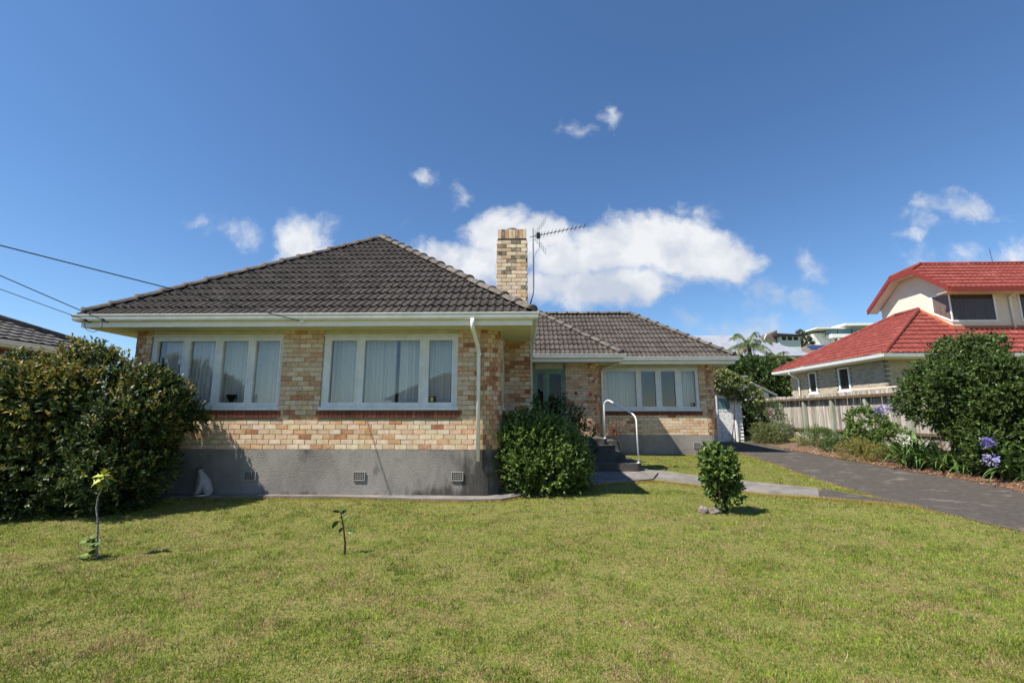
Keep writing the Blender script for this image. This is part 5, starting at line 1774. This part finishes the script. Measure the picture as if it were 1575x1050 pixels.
def palm(label, x, y, th, fl, n, group='palms behind the house'):
    z = gz1(x, y)
    t = thing('palm_tree', label, 'palm', (x, y, z), group)
    mb = MB(); mb.tube([(x, y, z - .2), (x + .06, y, z + th * .5), (x, y, z + th)], [.16, .13, .11], 10); mb.build('trunk', MATS['bark'], t)
    for k in range(n):
        a = k * 2.4 + random.uniform(-.3, .3); el = 1.25 - 1.5 * (k / n) + random.uniform(-.1, .1)
        L = fl * random.uniform(.85, 1.15)
        pts = []
        for j in range(9):
            s = j / 8
            r = L * s * math.cos(el) * (1 - .1 * s); zz_ = L * (s * math.sin(el) - .55 * s * s)
            pts.append(Vector((x + r * math.cos(a), y + r * math.sin(a), z + th + zz_)))
        P, D, U = [], [], []
        for i in range(34):
            f = .12 + .88 * i / 33
            j = min(int(f * 8), 7); p = pts[j].lerp(pts[j + 1], f * 8 - j); tn = (pts[j + 1] - pts[j]).normalized()
            sd = tn.cross(Vector((0, 0, 1))).normalized()
            for s in (1, -1):
                P.append(p); D.append(tn * .55 + sd * s + Vector((0, 0, -.45 + random.uniform(-.15, .15)))); U.append((0, 0, 1))
        cc = [(.10, .15, .045), (.14, .19, .06), (.08, .13, .035)] if k < n * .8 else [(.30, .24, .11), (.22, .19, .08)]
        fr = link('frond', leaves('frond', np.array(P), np.array(D), np.array(U, float), fl * .28, fl * .0095, pick(cc, len(P)), MATS['leaf_soft'], droop=.2), t)
        mb = MB(); mb.tube(pts, [.02 * (1 - .8 * j / 8) for j in range(9)], 4); mb.build('midrib', MATS['strap_leaf'], fr)


palm('tall feathery palm in front of the grey roof beyond', 14.1, 28.5, 3.9, 1.9, 15)
palm('smaller drooping palm near the red eave tip', 15.6, 28.0, 3.0, 1.5, 12)
palm('palm half hidden behind the house corner', 12.3, 29.0, 3.2, 1.5, 12)
palm('spiky palm on the hill beside the pale tower', 31.0, 58, 3.2, 1.6, 10)

# ------------------------------------------------------------------ houses on the hill
def simple_hip(mb, x0, x1, y0, y1, z, tan):
    hip_deck(mb, x0, x1, y0, y1, z, tan, 0)


gh = thing('grey_roof_house', 'house with broad pale grey metal roof behind the palms', 'house', (22, 47, 5))
mb = MB(); mb.box((15, 45.8, 3), (27.2, 53, 7.35)); mb.build('wall', MATS['black'], gh)
mb = MB(); hip_deck(mb, 12.5, 28.6, 45, 53, 7.4, .68, 0); mb.box((12.6, 45.05, 7.25), (28.5, 52.9, 7.399)); grf = mb.build('roof', MATS['grey_roof'], gh)
mb = MB()
for x in np.arange(13.2, 28, .6):
    dmax = min(4.0, x - 12.5, 28.6 - x)
    if dmax > .3: mb.tube([(x, 45.02, 7.43), (x, 45 + dmax, 7.43 + .68 * dmax)], .03, 4)
mb.build('roof_ribs', MATS['grey_roof'], grf)
mb = MB(); mb.tube([(24.0, 46, 8.5), (29.4, 55, 11.3)], .06, 5); mb.build('roof_pipe', MATS['white_paint'], gh)
tw = thing('pale_tower_house', 'pale blue boxy house with dark sloping roof on the hill', 'house', (32, 56, 7))
mb = MB(); mb.box((30.9, 55, 7), (33.4, 58, 11.0)); mb.build('wall', MATS['blue_wall'], tw)
mb = MB(); mb.prism([(30.4, 54.6), (33.8, 54.6), (33.8, 58.4), (30.4, 58.4)], [11.0, 11.0, 11.3, 11.3], [11.35, 11.15, 11.5, 11.6]); mb.build('roof', MATS['deck'], tw)
mb = MB(); mb.prism([(26.8, 55.5), (31.0, 55.5), (31.0, 59), (26.8, 59)], 8.2, [9.7, 11.9, 11.9, 9.7]); mb.build('dark_wing', MATS['brown_roof'], tw)
mb = MB()
for x in (31.2, 31.9, 32.6): mb.box((x, 54.97, 10.55), (x + .5, 54.999, 10.95))
mb.build('window', MATS['black'], tw)
bh = thing('brown_roof_house', 'brown tiled roof house with blue solar panel on the hill', 'house', (40, 62, 7))
mb = MB(); mb.box((37, 61, 6), (46, 66, 9.4)); mb.build('wall', MATS['blue_wall'], bh)
mb = MB(); hip_deck(mb, 36, 47, 60, 66.8, 9.4, .55, 0); mb.build('roof', MATS['brown_roof'], bh)
mb = MB(); mb.add([(38.7, 61.6, 10.38), (41.5, 61.6, 10.38), (41.5, 62.9, 11.1), (38.9, 62.9, 11.1)], [(0, 1, 2, 3)]); mb.build('solar_panel', MATS['solar'], bh)

wh = thing('white_modern_house', 'white modern balconied house on top of the hill', 'house', (95, 134, 19))
mb = MB(); mb.box((90, 133, 16), (115, 145, 26.9)); mb.box((85.2, 134, 16), (90, 145, 25.4)); wb = mb.build('wall', MATS['weatherboard'], wh)
mb = MB(); mb.box((84.5, 131, 26.3), (93, 146, 26.6)); mb.box((92.0, 130, 27.0), (116, 146, 27.6)); mb.build('roof', MATS['white_paint'], wh)
mb = MB(); mb.box((88.3, 130.5, 23.6), (116, 133, 24.6)); mb.box((86.8, 131, 20.4), (116, 133, 21.5)); mb.build('balcony', MATS['white_paint'], wh)
for (x0, x1, z0, z1) in ((91.5, 95.2, 24.65, 26.5), (95.6, 98.6, 24.65, 26.5), (99.3, 104, 24.65, 26.8), (88.0, 91.2, 24.65, 26.2)):
    mb = MB(); mb.box((x0, 132.5, z0), (x1, 132.9, z1)); mb.build('window', MATS['teal_glass'], wh)
for (x0, x1) in ((90.6, 91.8), (92.6, 94.6), (95.4, 97.0), (97.8, 101)):
    mb = MB(); mb.box((x0, 132.6, 21.6), (x1, 132.95, 23.5)); mb.build('window', MATS['teal_glass'], wh)
for x in (90.0, 92.1, 94.9, 97.3, 98.95):
    mb = MB(); mb.box((x, 130.6, 21.4), (x + .35, 131, 27.1 if x > 98 else 23.7)); mb.build('column', MATS['white_paint'], wh)

HG = [(.04, .055, .025), (.06, .075, .03), (.05, .05, .025)]
for (x, y, h, s, lb) in ((74.5, 122, 5.0, .75, 'dark conical tree beside the white modern house'), (69.5, 118, 3.2, .9, 'low dark tree left of the conical tree on the hill'), (27.5, 66, 3.6, .7, 'small light green tree above the grey roof ridge'), (60, 110, 3.2, 1.3, 'spreading dark tree behind the pale tower')):
    tree(lb, x, y, h, [(0, 0, h * .55, 2.3 * s, 2 * s, h * .5), (1.6 * s, 0, h * .35, 1.8 * s, 1.6 * s, h * .35), (-1.6 * s, 0, h * .35, 1.8 * s, 1.6 * s, h * .35)], 500, .45, HG if x > 30 else G_LIGHT, 'hill_tree', .2, 5, 'trees on the hill', 5)

# ------------------------------------------------------------------ across the street (what the windows mirror)
op = thing('opposite_house', 'dark hip-roofed house across the street mirrored in the front windows', 'house', (-3, -24, 0))
mb = MB(); mb.box((-12, -32, -.2), (4, -24, 3.0)); mb.build('wall', MATS['pale_brick'], op)
mb = MB(); hip_deck(mb, -12.7, 4.7, -32.7, -23.3, 3.0, .6, 0); mb.build('roof', MATS['deck'], op)
mb = MB(); mb.box((-30, -17.15, -.1), (25, -17, 1.0)); tag(mb.build('garden_wall', MATS['white_paint'], None), 'low white street wall mirrored in the front windows', 'wall')

# ------------------------------------------------------------------ grass
def in_poly(x, y, poly):
    c = np.zeros(len(x), bool)
    n = len(poly)
    for i in range(n):
        x0, y0 = poly[i]; x1, y1 = poly[(i + 1) % n]
        if y0 == y1: continue
        t = ((y0 > y) != (y1 > y)) & (x < (x1 - x0) * (y - y0) / (y1 - y0) + x0)
        c ^= t
    return c


PAVED = [DRIVE_L + DRIVE_R[::-1], PATH_U + PATH_D[::-1], LANDING, STRIP, [(x, y) for x, y in DRIVE_R] + [(14, 19.4), (14, 4.2)]]


def vnoise(x, y, seed):
    xi = np.floor(x).astype(np.int64); yi = np.floor(y).astype(np.int64)
    fx_ = x - xi; fy_ = y - yi
    fx_ = fx_ * fx_ * (3 - 2 * fx_); fy_ = fy_ * fy_ * (3 - 2 * fy_)

    def h(a, b):
        n = (a * 374761393 + b * 668265263 + seed * 974634777) & 0x7fffffff
        n = ((n ^ (n >> 13)) * 1274126177) & 0x7fffffff
        return ((n ^ (n >> 16)) & 0xffff) / 32767.5 - 1
    return (h(xi, yi) * (1 - fx_) + h(xi + 1, yi) * fx_) * (1 - fy_) + (h(xi, yi + 1) * (1 - fx_) + h(xi + 1, yi + 1) * fx_) * fy_


def fbm(x, y, s, seed):
    o = np.zeros(len(x)); a = 1; tot = 0
    c, sn = math.cos(seed * 1.7), math.sin(seed * 1.7)
    u, v = (x * c - y * sn) * s + 71, (x * sn + y * c) * s + 37
    for k in range(4):
        o += a * vnoise(u * 2 ** k + 13 * k, v * 2 ** k + 29 * k, seed + k); tot += a; a *= .6
    return o / tot * 1.35


def grass():
    V, C = [], []

    def blades(x, y, L, w, col, lean=.6):
        n = len(x)
        a = rng.uniform(0, 6.28, n); tl = rng.uniform(.1, 1, n) * lean
        b = rng.uniform(0, 6.28, n)
        z = gz(x, y) - .004
        wx, wy = np.cos(b) * w, np.sin(b) * w
        base = np.stack([x, y, z], 1)
        tip = base + np.stack([np.cos(a) * np.sin(tl) * L, np.sin(a) * np.sin(tl) * L, np.cos(tl) * L], 1)
        sd = np.stack([wx, wy, np.zeros(n)], 1)
        V.append(np.stack([base - sd, base + sd, tip], 1).reshape(-1, 3)); C.append(np.repeat(col, 3, 0))
    n = 1250000
    y = 1.9 * (9.6 / 1.9) ** (rng.uniform(0, 1, n) ** .80)
    x = rng.uniform(-1, 1, n) * (1.28 * y + 1.6)
    n2 = 120000
    y2 = rng.uniform(9.0, 15.4, n2); x2 = rng.uniform(2.2, 7.3, n2)
    x = np.concatenate([x, x2]); y = np.concatenate([y, y2])
    keep = ~((y > 8.62) & (x < -.45)) & ~((y > 9.9) & (x < 2.6)) & ~((y > 15.25)) & (x < 9.8)
    for p in PAVED: keep &= ~in_poly(x, y, p)
    x, y = x[keep], y[keep]
    n = len(x)
    f1 = fbm(x, y, .5, 3); f2 = fbm(x, y, 1.7, 4); f3 = fbm(x, y, 5.0, 5); f4 = fbm(x, y, 14.0, 6)
    dry = np.clip(.14 + .25 * f1 + .34 * f2 + .50 * f3 + .55 * f4 + np.clip((5.5 - y) * .05, -.03, .13), 0, 1)
    pt = np.clip((fbm(x, y * 1.6, 1.5, 9) - .18) / .35, 0, 1) * np.clip(1.1 - .08 * y, .3, 1)
    pt2 = np.clip((fbm(x, y * 1.5, 4.2, 12) - .28) / .25, 0, 1)
    dry = np.clip(dry + .8 * pt + .6 * pt2, 0, .97)
    f5 = vnoise(x * 34, y * 34, 21)
    r = rng.uniform(0, 1, n)
    g4 = rng.integers(0, 4, n)
    green = np.array([[.135, .205, .018], [.175, .245, .025], [.085, .15, .013], [.235, .275, .04]])[g4]
    green = green * np.clip(1.03 - .30 * f3 + .25 * f2 + .35 * f4 + .30 * f5, .4, 1.8)[:, None]
    straw = np.array([[.34, .25, .11], [.24, .15, .075], [.43, .335, .18], [.17, .10, .055]])[rng.integers(0, 4, n)]
    isd = (r < dry * .9 + .05)[:, None]
    col = np.where(isd, straw, green) * rng.uniform(.6, 1.35, (n, 1))
    L = rng.uniform(.012, .040, n) * np.where(r < dry, .75, 1.05) * np.clip(1 + .7 * fbm(x, y, 4.0, 8), .75, 1.9); w = rng.uniform(.0013, .0030, n) * (1 + y * .10)
    blades(x, y, L, w, col, 1.42)
    # taller weeds and loose tufts
    m = 1500
    cx_ = rng.uniform(-9, 9, m); cy_ = rng.uniform(2.0, 8.3, m); ok = (np.abs(cx_) < 1.28 * cy_ + 1)
    for p in PAVED: ok &= ~in_poly(cx_, cy_, p)
    cx_, cy_ = cx_[ok], cy_[ok]
    q = np.repeat(np.arange(len(cx_)), 26)
    sp = rng.uniform(.012, .05, len(cx_))[q]
    xx, yy = cx_[q] + rng.normal(size=len(q)) * sp, cy_[q] + rng.normal(size=len(q)) * sp
    tc = np.array([[.10, .19, .022], [.20, .27, .05], [.07, .14, .02], [.40, .33, .17], [.24, .30, .09]])[rng.integers(0, 5, len(cx_))][q] * rng.uniform(.75, 1.25, (len(q), 1))
    blades(xx, yy, rng.uniform(.025, .065, len(q)), rng.uniform(.002, .004, len(q)), tc, 1.2)
    # longer dry fringe where the mower misses, along paving edges
    for (line, dens, ln) in ((PATH_D, 2600, .085), (PATH_U, 1500, .05), (DRIVE_L, 1300, .05), (LANDING[:6], 3000, .085), (STRIP[1:9], 2000, .06), ([(2.6, 15.22), (6.4, 15.22)], 900, .06)):
        for p, q in zip(line[:-1], line[1:]):
            d = math.hypot(q[0] - p[0], q[1] - p[1]); m = int(d * dens)
            t = rng.uniform(0, 1, m)
            xx = p[0] + (q[0] - p[0]) * t + rng.normal(size=m) * .035; yy = p[1] + (q[1] - p[1]) * t + rng.normal(size=m) * .035
            cc = np.array([[.50, .36, .06], [.42, .31, .07], [.2, .21, .04], [.5, .40, .14]])[rng.integers(0, 4, m)] * rng.uniform(.7, 1.2, (m, 1))
            blades(xx, yy, rng.uniform(.4, 1.1, m) * ln, rng.uniform(.002, .0035, m), cc, 1.1)
    v = np.concatenate(V); c = np.concatenate(C)
    tri = np.arange(len(v)).reshape(-1, 3)
    o = link('grass', fast_mesh('grass', v, tri, c, MATS['grass_blade']))
    tag(o, 'short mown lawn grass with dry straw patches', 'grass', kind='stuff')


grass()
